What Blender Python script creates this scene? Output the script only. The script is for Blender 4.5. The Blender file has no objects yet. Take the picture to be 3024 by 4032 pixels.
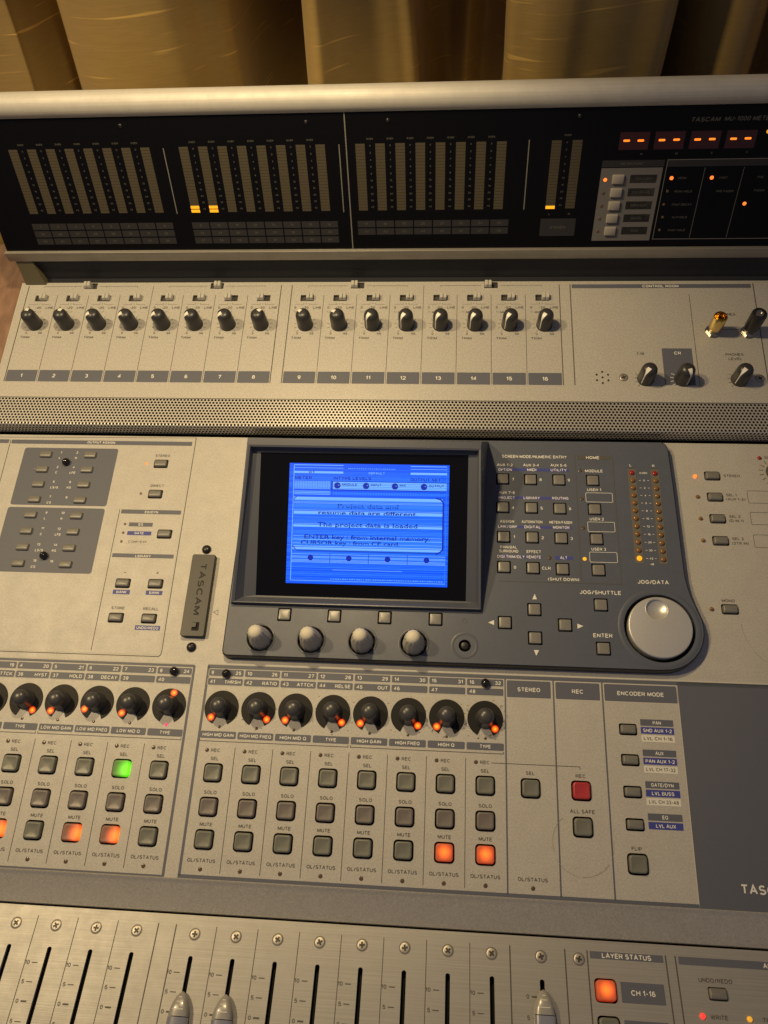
import bpy, math, random
from mathutils import Matrix, Vector
R_ = math.radians
random.seed(7)
scene = bpy.context.scene
col = scene.collection
S = 0.001                                    # everything below is written in millimetres
TILT = R_(17.0)                              # slope of the middle panel against the desk
ZB = 0.15                                    # height of the panel origin above the desk
WORLD = Matrix.Translation((0, 0, ZB)) @ Matrix.Rotation(TILT, 4, 'X')

# ---------------------------------------------------------------- camera
CAM = Vector((166.4812839, -60.4742671, 528.6527254))
CR = [Vector((0.996641008, 0.050932619, -0.064129319)),
      Vector((0.020243049, -0.911987968, -0.409717178)),
      Vector((-0.079353136, 0.407042768, -0.909955639))]
FPX = 3063.849
cd = bpy.data.cameras.new('camera'); cam = bpy.data.objects.new('camera', cd); col.objects.link(cam)
cd.sensor_fit = 'VERTICAL'; cd.sensor_height = 36.0; cd.lens = FPX * 36.0 / 4032.0
cd.clip_start = 0.01; cd.clip_end = 50
m3 = Matrix((CR[0], -CR[1], -CR[2])).transposed().to_4x4()
cam.matrix_world = WORLD @ Matrix.Translation(CAM * S) @ m3
scene.camera = cam

# ---------------------------------------------------------------- world, lamps, exposure
w = bpy.data.worlds.new('World'); scene.world = w; w.use_nodes = True
bg = w.node_tree.nodes['Background']
bg.inputs['Color'].default_value = (0.66, 0.64, 0.80, 1); bg.inputs['Strength'].default_value = 0.165
def lamp(name, mid, watts, radius, color, target, cone, blend):
    d = bpy.data.lights.new(name, 'SPOT'); o = bpy.data.objects.new(name, d); col.objects.link(o)
    d.energy = watts; d.color = color; d.shadow_soft_size = radius; d.spot_size = R_(cone); d.spot_blend = blend
    p = WORLD @ (Vector(mid) * S); t = WORLD @ (Vector(target) * S)
    o.matrix_world = Matrix.Translation(p) @ (t - p).to_track_quat('-Z', 'Y').to_matrix().to_4x4()
    return o
WARM = (1.0, 0.75, 0.39)
lamp('desk_lamp', (25, 335, 470), 7.0, 0.016, WARM, (-30, 190, 0), 118, .6)      # shaded lamp over the middle of the desk, above the picture
lamp('room_lamp', (-570, 300, 1000), 29, 0.035, WARM, (-60, 470, 0), 124, 1.0)    # second lamp, further off to the left
vs = scene.view_settings
vs.view_transform = 'Standard'; vs.look = 'None'; vs.exposure = 0; vs.gamma = 1; vs.use_curve_mapping = False
scene.render.engine = 'CYCLES'
scene.render.resolution_x = 768; scene.render.resolution_y = 1024

# ---------------------------------------------------------------- planes of the console
class Plane:
    def __init__(s, y, z, th):
        s.o = Vector((0, y, z)); s.v = Vector((0, math.cos(th), math.sin(th)))
        s.n = Vector((0, -math.sin(th), math.cos(th))); s.th = th
    def M(s, u=0, v=0, h=0, rot=0):
        p = s.o + Vector((u, 0, 0)) + s.v * v + s.n * h
        return WORLD @ Matrix.Translation(p * S) @ Matrix.Rotation(s.th, 4, 'X') @ Matrix.Rotation(rot, 4, 'Z')
    def uv(s, reg, x, y, h=0):                # a pixel of the photograph -> a point on this panel
        ox, oy, k = REG[reg]; px = ox + k * x; py = oy + k * y
        a, b = (px - 1512) / FPX, (py - 2016) / FPX
        d = CR[0] * a + CR[1] * b + CR[2]
        o = s.o + s.n * h
        p = CAM + d * (s.n.dot(o - CAM) / s.n.dot(d)) - o
        return (p.x, p.dot(s.v))
k_ = 1000 / 1659
REG = {'A': (0, 2560, k_), 'B': (650, 2560, k_), 'C': (1350, 2560, k_), 'D': (2024, 2560, k_), 'E': (0, 1680, k_),
       'G': (850, 1680, 1100 / 1659), 'H': (1850, 1680, k_), 'I': (2524, 1680, 500 / 1106), 'T1': (0, 1000, 1150 / 1659),
       'T3': (2050, 1000, 974 / 1659), 'T4': (2600, 1000, 424 / 1172), 'F3': (1924, 3400, 1100 / 1659),
       'M4': (2050, 400, 974 / 1659), 'N2': (1750, 1120, 500 / 1659), 'J': (700, 2100, 200 / 885), 'X': (0, 0, 1),
       'CU': (0, 0, 1512 / 1659), 'CV': (1512, 0, 1512 / 1659)}
MID = Plane(0, 0, 0)
DSP = Plane(0, 7, 0)                          # top of the display housing
FAD = Plane(-107.58, 3.90, R_(-12.89))
TRM = Plane(366.36, 14.89, R_(1.922))
BRG = Plane(419.19, 119.56, R_(66.239))
SCR = Plane(106.17, 7, R_(20))

# ---------------------------------------------------------------- materials
def nodes(name):
    m = bpy.data.materials.new(name); m.use_nodes = True
    nt = m.node_tree; return m, nt, nt.nodes['Principled BSDF']
def mat(name, c, rough=.5, metal=0.0, spec=.5, coat=0.0, var=0.0, vscale=300, bump=0.0, bscale=900, aniso=None, smudge=0.0, speck=0.0):
    m, nt, b = nodes(name)
    b.inputs['Base Color'].default_value = (*c, 1); b.inputs['Roughness'].default_value = rough
    b.inputs['Metallic'].default_value = metal; b.inputs['Specular IOR Level'].default_value = spec
    b.inputs['Coat Weight'].default_value = coat
    if var or bump or smudge or speck:
        tc = nt.nodes.new('ShaderNodeTexCoord'); mp = nt.nodes.new('ShaderNodeMapping')
        nt.links.new(tc.outputs['Object'], mp.inputs['Vector'])
        if aniso: mp.inputs['Scale'].default_value = aniso
        src = None
        def mul(fac_out, lo, hi, prev):
            mr = nt.nodes.new('ShaderNodeMapRange'); mr.inputs['From Min'].default_value = .3; mr.inputs['From Max'].default_value = .7
            mr.inputs['To Min'].default_value = lo; mr.inputs['To Max'].default_value = hi
            nt.links.new(fac_out, mr.inputs['Value'])
            mx = nt.nodes.new('ShaderNodeMix'); mx.data_type = 'RGBA'; mx.blend_type = 'MULTIPLY'; mx.inputs[0].default_value = 1
            if prev is None: mx.inputs[6].default_value = (*c, 1)
            else: nt.links.new(prev, mx.inputs[6])
            cm = nt.nodes.new('ShaderNodeCombineColor')
            for q in range(3): nt.links.new(mr.outputs[0], cm.inputs[q])
            nt.links.new(cm.outputs[0], mx.inputs[7]); return mx.outputs[2]
        if var:
            n = nt.nodes.new('ShaderNodeTexNoise'); n.inputs['Scale'].default_value = vscale; n.inputs['Detail'].default_value = 3
            nt.links.new(mp.outputs[0], n.inputs['Vector']); src = mul(n.outputs['Fac'], 1 - var, 1 + var, src)
        if speck:
            n = nt.nodes.new('ShaderNodeTexNoise'); n.inputs['Scale'].default_value = 1300; n.inputs['Detail'].default_value = 1
            nt.links.new(tc.outputs['Object'], n.inputs['Vector']); src = mul(n.outputs['Fac'], 1 - speck, 1 + speck, src)
        if smudge:
            n = nt.nodes.new('ShaderNodeTexNoise'); n.inputs['Scale'].default_value = 70; n.inputs['Detail'].default_value = 6; n.inputs['Roughness'].default_value = .7
            nt.links.new(tc.outputs['Object'], n.inputs['Vector']); src = mul(n.outputs['Fac'], 1 - smudge, 1 + smudge * .4, src)
            mr = nt.nodes.new('ShaderNodeMapRange'); mr.inputs['From Min'].default_value = .3; mr.inputs['From Max'].default_value = .7
            mr.inputs['To Min'].default_value = min(1, rough * 1.07); mr.inputs['To Max'].default_value = rough * .95
            nt.links.new(n.outputs['Fac'], mr.inputs['Value']); nt.links.new(mr.outputs[0], b.inputs['Roughness'])
        if src is not None: nt.links.new(src, b.inputs['Base Color'])
        if bump:
            n = nt.nodes.new('ShaderNodeTexNoise'); n.inputs['Scale'].default_value = bscale; n.inputs['Detail'].default_value = 2
            nt.links.new(mp.outputs[0], n.inputs['Vector'])
            bp = nt.nodes.new('ShaderNodeBump'); bp.inputs['Strength'].default_value = bump; bp.inputs['Distance'].default_value = .0003
            nt.links.new(n.outputs['Fac'], bp.inputs['Height']); nt.links.new(bp.outputs[0], b.inputs['Normal'])
    return m
def glow(name, c, st, base=None):
    m, nt, b = nodes(name)
    b.inputs['Base Color'].default_value = (*(base or [x * .10 for x in c]), 1); b.inputs['Roughness'].default_value = .35
    b.inputs['Emission Color'].default_value = (*c, 1); b.inputs['Emission Strength'].default_value = st
    return m
def glow_spot(name, base, hot, rim, st, centre, r0, r1, floor=0.0):
    """a lens lit from beneath: brightest above its lamp"""
    m, nt, b = nodes(name)
    b.inputs['Base Color'].default_value = (*base, 1); b.inputs['Roughness'].default_value = .45; b.inputs['Specular IOR Level'].default_value = .3
    tc = nt.nodes.new('ShaderNodeTexCoord'); d = nt.nodes.new('ShaderNodeVectorMath'); d.operation = 'DISTANCE'
    fl = nt.nodes.new('ShaderNodeVectorMath'); fl.operation = 'MULTIPLY'; fl.inputs[1].default_value = (1, 1, 0)
    nt.links.new(tc.outputs['Object'], fl.inputs[0]); nt.links.new(fl.outputs[0], d.inputs[0])
    d.inputs[1].default_value = (centre[0] * S, centre[1] * S, 0)
    mr = nt.nodes.new('ShaderNodeMapRange'); mr.interpolation_type = 'SMOOTHSTEP'
    mr.inputs['From Min'].default_value = r0 * S; mr.inputs['From Max'].default_value = r1 * S
    mr.inputs['To Min'].default_value = 1; mr.inputs['To Max'].default_value = 0
    nt.links.new(d.outputs['Value'], mr.inputs['Value'])
    mx = nt.nodes.new('ShaderNodeMix'); mx.data_type = 'RGBA'; mx.inputs[6].default_value = (*rim, 1); mx.inputs[7].default_value = (*hot, 1)
    nt.links.new(mr.outputs[0], mx.inputs[0]); nt.links.new(mx.outputs[2], b.inputs['Emission Color'])
    ms = nt.nodes.new('ShaderNodeMapRange'); ms.inputs['To Min'].default_value = floor; ms.inputs['To Max'].default_value = st
    nt.links.new(mr.outputs[0], ms.inputs['Value']); nt.links.new(ms.outputs[0], b.inputs['Emission Strength'])
    return m
PAINT = (.43, .415, .39)
MT = {
 'paint': mat('silver_paint', PAINT, .50, .12, .5, var=.06, vscale=700, smudge=.075, speck=.11, bump=.08, bscale=1500),
 'paint2': mat('speckled_paint', PAINT, .46, .20, .5, var=.08, vscale=600, smudge=.05, speck=.16, bump=.15, bscale=1200),
 'lip': mat('rail_paint', (.40, .385, .36), .36, .45, .5, var=.06, vscale=600, smudge=.08, speck=.12),
 'alu': mat('brushed_aluminium', (.335, .325, .31), .44, .40, .4, var=.10, vscale=260, aniso=(.05, 6, 1), bump=.12, bscale=500, smudge=.06),
 'rail': mat('satin_aluminium', (.46, .445, .42), .60, .3, .45, var=.07, vscale=200, aniso=(.04, 5, 5), bump=.10, bscale=400, smudge=.10),
 'lrail': mat('dimmed_aluminium', (.30, .285, .26), .42, .6, .45, var=.08, vscale=200, aniso=(.04, 5, 5), bump=.08, bscale=400, smudge=.08),  # lower rail: aluminium darkened, dimness of its front-facing side put into the colour
 'grille': mat('grille_metal', (.50, .48, .45), .38, .55, .5, smudge=.06),
 'housing': mat('grey_housing', (.080, .092, .128), .42, 0, .5, var=.06, vscale=900, bump=.10, bscale=1600, smudge=.10),
 'hood': mat('hood_plastic', (.070, .078, .104), .36, 0, .5, bump=.05, bscale=1600, smudge=.06),
 'glabel': mat('grey_print', (.096, .103, .138), .5, 0, .4, speck=.06),
 'blabel': mat('blue_print', (.045, .055, .27), .5, 0, .4),
 'wlabel': mat('white_print', (.62, .61, .57), .5, 0, .4),
 'wtext': mat('white_lettering', (.70, .69, .65), .5, 0, .3),
 'dtext': mat('grey_lettering', (.085, .08, .075), .5, 0, .3),
 'ltext': mat('light_line', (.50, .48, .44), .5, 0, .3),
 'stain': mat('stain', (.28, .26, .225), .5, 0, .3, var=.3, vscale=200),
 'smear': mat('grime', (.17, .155, .13), .6, 0, .3, var=.5, vscale=500),
 'black': mat('black_cavity', (.006, .006, .007), .6, 0, .2),
 'bplastic': mat('black_plastic', (.012, .012, .014), .32, 0, .5),
 'knob': mat('knob_rubber', (.030, .030, .033), .36, 0, .5, bump=.04, bscale=1500),
 'encknob': mat('encoder_rubber', (.050, .050, .053), .33, 0, .5),
 'encbase': mat('encoder_window', (.012, .011, .011), .5, 0, .2, smudge=.1),
 'stud': mat('black_gloss', (.010, .010, .011), .08, 0, .6),
 'rbtn': mat('grey_key', (.165, .160, .150), .36, 0, .5, smudge=.08),
 'sbtn': mat('square_key', (.20, .195, .185), .34, .1, .5, smudge=.08),
 'cbtn': mat('smoky_key', (.145, .148, .128), .38, 0, .5, smudge=.10),
 'cbtn2': mat('smoky_mauve_key', (.150, .132, .125), .38, 0, .5, smudge=.10),
 'redbtn': mat('red_key', (.36, .030, .035), .34, 0, .5, coat=.2),
 'ledoff': mat('dark_led', (.10, .065, .045), .2, 0, .5),
 'ledamb': mat('amber_led_off', (.20, .10, .03), .15, 0, .6),
 'ledredoff': mat('red_led_off', (.28, .02, .02), .15, 0, .6),
 'ivory': mat('beige_knob', (.60, .565, .465), .55, 0, .5),
 'ivory2': mat('grey_knob_skirt', (.46, .435, .375), .6, 0, .5),
 'lever': mat('switch_lever', (.42, .41, .38), .4, 0, .5),
 'slot': mat('switch_bed', (.05, .048, .045), .5, 0, .4),
 'screw': mat('screw_steel', (.40, .37, .33), .42, .7, .5, var=.15, vscale=800),
 'gold': mat('gold_plate', (.80, .60, .22), .22, 1.0, .5),
 'nut': mat('nickel_nut', (.50, .48, .45), .34, 1.0, .5),
 'jog': mat('jog_silver', (.53, .525, .52), .34, .45, .5, speck=.05, smudge=.05),
 'cap1': mat('fader_smoke', (.33, .32, .30), .30, .2, .5, coat=.4),
 'cap2': mat('fader_chrome', (.62, .60, .57), .16, .8, .5),
 'glass': mat('black_glass', (.004, .004, .006), .10, 0, .22),
 'bface': mat('bridge_acrylic', (.003, .003, .004), .30, 0, .15),
 'bmeter': mat('meter_segment', (.060, .051, .034), .45, 0, .3),
 'bbox': mat('bridge_label', (.022, .022, .025), .5, 0, .3),
 'btext': mat('bridge_lettering', (.075, .072, .064), .5, 0, .3),
 'bline': mat('bridge_line', (.15, .146, .135), .5, 0, .3),
 'bpanel': mat('bridge_key_panel', (.125, .12, .122), .5, 0, .4),
 'bkey': mat('bridge_key', (.28, .26, .235), .4, 0, .5),
 'bwell': mat('digit_window', (.035, .006, .006), .2, 0, .5),
 'recess': mat('shade_dark_panel', (.020, .022, .028), .55, 0, .3),
 'case': mat('case_grey', (.060, .060, .063), .5, 0, .4),
 'cover': mat('cover_plastic', (.036, .035, .034), .42, 0, .5, bump=.10, bscale=1400),
 'emboss': mat('cover_groove', (.012, .012, .012), .6, 0, .3),
 'Lorange': glow('orange_led', (1, .17, .02), 2.0), 'Lred': glow('red_led', (1, .03, .02), 2.0), 'Lpink': glow('magenta_led', (1, .02, .14), 1.3),
 'Lamber': glow('amber_led', (1, .40, .012), 1.25), 'Ldigit': glow('digit_bar', (1, .20, .015), 1.7),
 'Lyellow': glow('yellow_led', (1, .45, .03), .8),
 'Bhot': glow_spot('orange_key', (.22, .10, .06), (1, .17, .012), (1, .06, .006), 1.45, (0, .4), .2, 6.0, .28),
 'Bside': glow_spot('orange_key_side', (.20, .13, .10), (1, .20, .02), (1, .06, .006), 1.5, (5.2, -.5), .5, 8.5, .06),
 'Bgreen': glow_spot('green_key', (.12, .17, .08), (.16, 1, .01), (.07, .40, .01), 1.3, (4.8, -.6), .5, 10, .16),
 'encled': glow_spot('encoder_lamp', (.05, .02, .01), (1, .16, .010), (1, .03, .001), 3.4, (0, 0), .2, 2.9, 0),
 'lcdblue': glow('lcd_blue', (0, .095, 1), 1.0, (0, 0, .02)), 'lcdlight': glow('lcd_light', (.19, .49, 1), 1.0, (0, 0, .02)),
 'lcdmid': glow('lcd_mid', (.03, .22, 1), 1.0, (0, 0, .02)), 'lcddark': glow('lcd_dark', (0, .020, .42), 1.0, (0, 0, .02)),
}
# desk wood
m, nt, b = nodes('desk_wood'); MT['wood'] = m
tc = nt.nodes.new('ShaderNodeTexCoord'); mp = nt.nodes.new('ShaderNodeMapping'); mp.inputs['Scale'].default_value = (30, 2.2, 30)
n1 = nt.nodes.new('ShaderNodeTexNoise'); n1.inputs['Scale'].default_value = 5; n1.inputs['Detail'].default_value = 8; n1.inputs['Distortion'].default_value = .6
rp = nt.nodes.new('ShaderNodeValToRGB'); rp.color_ramp.elements[0].position = .3; rp.color_ramp.elements[0].color = (.165, .092, .062, 1)
rp.color_ramp.elements[1].position = .7; rp.color_ramp.elements[1].color = (.275, .168, .115, 1)
nt.links.new(tc.outputs['Object'], mp.inputs[0]); nt.links.new(mp.outputs[0], n1.inputs['Vector']); nt.links.new(n1.outputs['Fac'], rp.inputs[0])
nt.links.new(rp.outputs[0], b.inputs['Base Color']); b.inputs['Roughness'].default_value = .45
# curtain silk: warm weave with drawn-out slubs
m, nt, b = nodes('gold_silk'); MT['silk'] = m
tc = nt.nodes.new('ShaderNodeTexCoord')
def noise(scale, xyz, det=3, rough=.5):
    mp = nt.nodes.new('ShaderNodeMapping'); mp.inputs['Scale'].default_value = xyz
    n = nt.nodes.new('ShaderNodeTexNoise'); n.inputs['Scale'].default_value = scale; n.inputs['Detail'].default_value = det; n.inputs['Roughness'].default_value = rough
    nt.links.new(tc.outputs['UV'], mp.inputs[0]); nt.links.new(mp.outputs[0], n.inputs['Vector']); return n
nA = noise(1, (60, 2600, 1), 2); nB = noise(1, (26, 420, 1), 3); nC = noise(1, (5, 6, 1), 4); nS = noise(1, (11, 240, 1), 1)
def ramp(src, p0, c0, p1, c1):
    r = nt.nodes.new('ShaderNodeValToRGB'); e = r.color_ramp.elements
    e[0].position = p0; e[0].color = c0; e[1].position = p1; e[1].color = c1; nt.links.new(src, r.inputs[0]); return r.outputs[0]
c1 = ramp(nC.outputs['Fac'], .3, (.34, .228, .078, 1), .7, (.45, .31, .112, 1))
def mulc(a, bb):
    mx = nt.nodes.new('ShaderNodeMix'); mx.data_type = 'RGBA'; mx.blend_type = 'MULTIPLY'; mx.inputs[0].default_value = 1
    nt.links.new(a, mx.inputs[6]); nt.links.new(bb, mx.inputs[7]); return mx.outputs[2]
c2 = mulc(c1, ramp(nA.outputs['Fac'], .3, (.90, .89, .87, 1), .7, (1.06, 1.06, 1.06, 1)))
c3 = mulc(c2, ramp(nB.outputs['Fac'], .3, (.95, .945, .93, 1), .7, (1.03, 1.03, 1.03, 1)))
c4 = mulc(c3, ramp(nS.outputs['Fac'], .665, (1, 1, 1, 1), .73, (1.8, 1.75, 1.6, 1)))
nt.links.new(c4, b.inputs['Base Color']); b.inputs['Roughness'].default_value = .42; b.inputs['Specular IOR Level'].default_value = .55
b.inputs['Metallic'].default_value = .15
b.inputs['Sheen Weight'].default_value = .25; b.inputs['Sheen Tint'].default_value = (1, .8, .5, 1)
bp = nt.nodes.new('ShaderNodeBump'); bp.inputs['Strength'].default_value = .15; bp.inputs['Distance'].default_value = .0005
nt.links.new(nB.outputs['Fac'], bp.inputs['Height']); nt.links.new(bp.outputs[0], b.inputs['Normal'])

# ---------------------------------------------------------------- mesh helpers
WM = {}
def place(o, parent, M):
    col.objects.link(o)
    if parent is not None:
        o.parent = parent; o.matrix_basis = WM[parent].inverted() @ M
    else: o.matrix_basis = M
    WM[o] = M; return o
def thing(name, label, cat, M, group=None):
    o = bpy.data.objects.new(name, None); o.empty_display_size = .02; place(o, None, M)
    o['label'] = label; o['category'] = cat
    if group: o['group'] = group
    return o
def tag(o, label, cat): o['label'] = label; o['category'] = cat; return o
class MB:
    def __init__(s): s.v = []; s.f = []
    def add(s, vs, fs):
        n = len(s.v); s.v += vs; s.f += [tuple(i + n for i in f) for f in fs]; return s
    def rings(s, rings, cap0=True, cap1=True):
        n = len(rings[0]); vs = [p for r in rings for p in r]; fs = []
        for i in range(len(rings) - 1):
            for j in range(n):
                a, b2 = i * n + j, i * n + (j + 1) % n
                fs.append((a, b2, b2 + n, a + n))
        if cap0: fs.append(tuple(reversed(range(n))))
        if cap1: fs.append(tuple(range((len(rings) - 1) * n, len(rings) * n)))
        return s.add(vs, fs)
    def lathe(s, prof, n=32, cx=0, cy=0, cap0=True, cap1=True):
        return s.rings([[(cx + r * math.cos(2 * math.pi * j / n), cy + r * math.sin(2 * math.pi * j / n), z) for j in range(n)] for r, z in prof], cap0, cap1)
    def box(s, x0, y0, z0, x1, y1, z1):
        return s.rings([[(x0, y0, z0), (x1, y0, z0), (x1, y1, z0), (x0, y1, z0)], [(x0, y0, z1), (x1, y0, z1), (x1, y1, z1), (x0, y1, z1)]])
    def poly(s, pts, z=0): return s.add([(x, y, z) for x, y in pts], [tuple(range(len(pts)))])
    def line(s, p, q, wd, z=0):
        d = Vector((q[0] - p[0], q[1] - p[1])); d.normalize(); n = Vector((-d.y, d.x)) * wd / 2
        return s.poly([(p[0] - n.x, p[1] - n.y), (q[0] - n.x, q[1] - n.y), (q[0] + n.x, q[1] + n.y), (p[0] + n.x, p[1] + n.y)], z)
    def path(s, pts, wd, z=0, closed=False):
        n = len(pts); inn = []; out = []
        for i, p in enumerate(pts):
            a = pts[(i - 1) % n] if closed or i else p; c = pts[(i + 1) % n] if closed or i < n - 1 else p
            d1 = Vector((p[0] - a[0], p[1] - a[1])); d2 = Vector((c[0] - p[0], c[1] - p[1]))
            if d1.length: d1.normalize()
            if d2.length: d2.normalize()
            t = (d1 + d2); t.normalize(); nn = Vector((-t.y, t.x))
            ref = d2 if d2.length else d1
            cs = max(.4, nn.dot(Vector((-ref.y, ref.x)))); nn = nn * (wd / 2 / cs)
            inn.append((p[0] + nn.x, p[1] + nn.y, z)); out.append((p[0] - nn.x, p[1] - nn.y, z))
        m = n if closed else n - 1
        return s.add(inn + out, [(n + i, n + (i + 1) % n, (i + 1) % n, i) for i in range(m)])
    def mesh(s, name, smooth=None):
        me = bpy.data.meshes.new(name); me.from_pydata([(x * S, y * S, z * S) for x, y, z in s.v], [], s.f)
        if smooth is not None:
            me.polygons.foreach_set('use_smooth', [True] * len(me.polygons)); me.set_sharp_from_angle(angle=R_(smooth))
        me.update(); return me
    def build(s, name, mt, parent, M, smooth=None):
        me = s.mesh(name, smooth); return inst(name, me, mt, parent, M)
def inst(name, me, mt, parent, M, label=None):
    """an object on a (possibly shared) mesh; its material sits on the object's own slot"""
    if not me.materials: me.materials.append(MT[mt])
    o = bpy.data.objects.new(name, me); place(o, parent, M)
    if me.materials[0] != MT[mt]:
        o.material_slots[0].link = 'OBJECT'; o.material_slots[0].material = MT[mt]
    if label: o['label'] = label
    return o
def rr(w2, d2, r, z=0, n=4, cx=0, cy=0):
    """rounded rectangle ring, full width w2 and depth d2"""
    r = min(r, w2 / 2 - .01, d2 / 2 - .01); out = []
    for k, (sx, sy) in enumerate(((1, 1), (-1, 1), (-1, -1), (1, -1))):
        for j in range(n + 1):
            a = math.pi / 2 * (k + j / n)
            out.append((cx + sx * (w2 / 2 - r) + r * math.cos(a), cy + sy * (d2 / 2 - r) + r * math.sin(a), z))
    return out
def ring2(pts): return [(p[0], p[1]) for p in pts]
def circ(cx, cy, r, n=20): return [(cx + r * math.cos(2 * math.pi * j / n), cy + r * math.sin(2 * math.pi * j / n)) for j in range(n)]
def plate(name, outline, holes, thick, mt, parent, M, top=0.0):
    """a sheet with real openings"""
    cu = bpy.data.curves.new(name, 'CURVE'); cu.dimensions = '2D'; cu.fill_mode = 'BOTH'; cu.extrude = thick / 2 * S
    for pts in [outline] + holes:
        sp = cu.splines.new('POLY'); sp.points.add(len(pts) - 1); sp.use_cyclic_u = True
        for q, p in zip(sp.points, pts): q.co = (p[0] * S, p[1] * S, 0, 1)
    o = bpy.data.objects.new('tmp', cu); col.objects.link(o)
    dg = bpy.context.evaluated_depsgraph_get(); me = bpy.data.meshes.new_from_object(o.evaluated_get(dg))
    bpy.data.objects.remove(o); bpy.data.curves.remove(cu)
    me.name = name; me.transform(Matrix.Translation((0, 0, (top - thick / 2) * S)))
    me.materials.clear()
    return inst(name, me, mt, parent, M)

# glyphs of the built-in typeface, one mesh per character, set into lines below
GL = {}
def load_glyphs():
    chars = 'ABCDEFGHIJKLMNOPQRSTUVWXYZabcdefghijklmnopqrstuvwxyz0123456789/-+().:'
    tmp = []
    def mk(body):
        c = bpy.data.curves.new('t', 'FONT'); c.body = body; c.size = 1; c.resolution_u = 2; c.offset = 0 if any(q in 'MWmwNK' for q in body.strip('H')) else .02
        o = bpy.data.objects.new('t', c); col.objects.link(o); return o
    for ch in chars: tmp.append((ch, mk(ch), mk('H' + ch + 'H')))
    hh = mk('HH'); dg = bpy.context.evaluated_depsgraph_get()
    def grab(o):
        me = bpy.data.meshes.new_from_object(o.evaluated_get(dg)); v = [tuple(p.co) for p in me.vertices]; f = [tuple(p.vertices) for p in me.polygons]
        bpy.data.meshes.remove(me); return v, f
    ext = lambda v: max(p[0] for p in v) - min(p[0] for p in v)
    w0 = ext(grab(hh)[0])
    cap = max(p[1] for p in grab(tmp[7][1])[0])
    for ch, o, o3 in tmp:
        v, f = grab(o); v3, _ = grab(o3); GL[ch] = ([(x / cap, y / cap) for x, y, z in v], f, (ext(v3) - w0) / cap)
    GL[' '] = ([], [], .42)
    for ch, o, o3 in tmp + [(0, hh, None)]:
        for q in (o, o3):
            if q: c = q.data; bpy.data.objects.remove(q); bpy.data.curves.remove(c)
load_glyphs()
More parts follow.
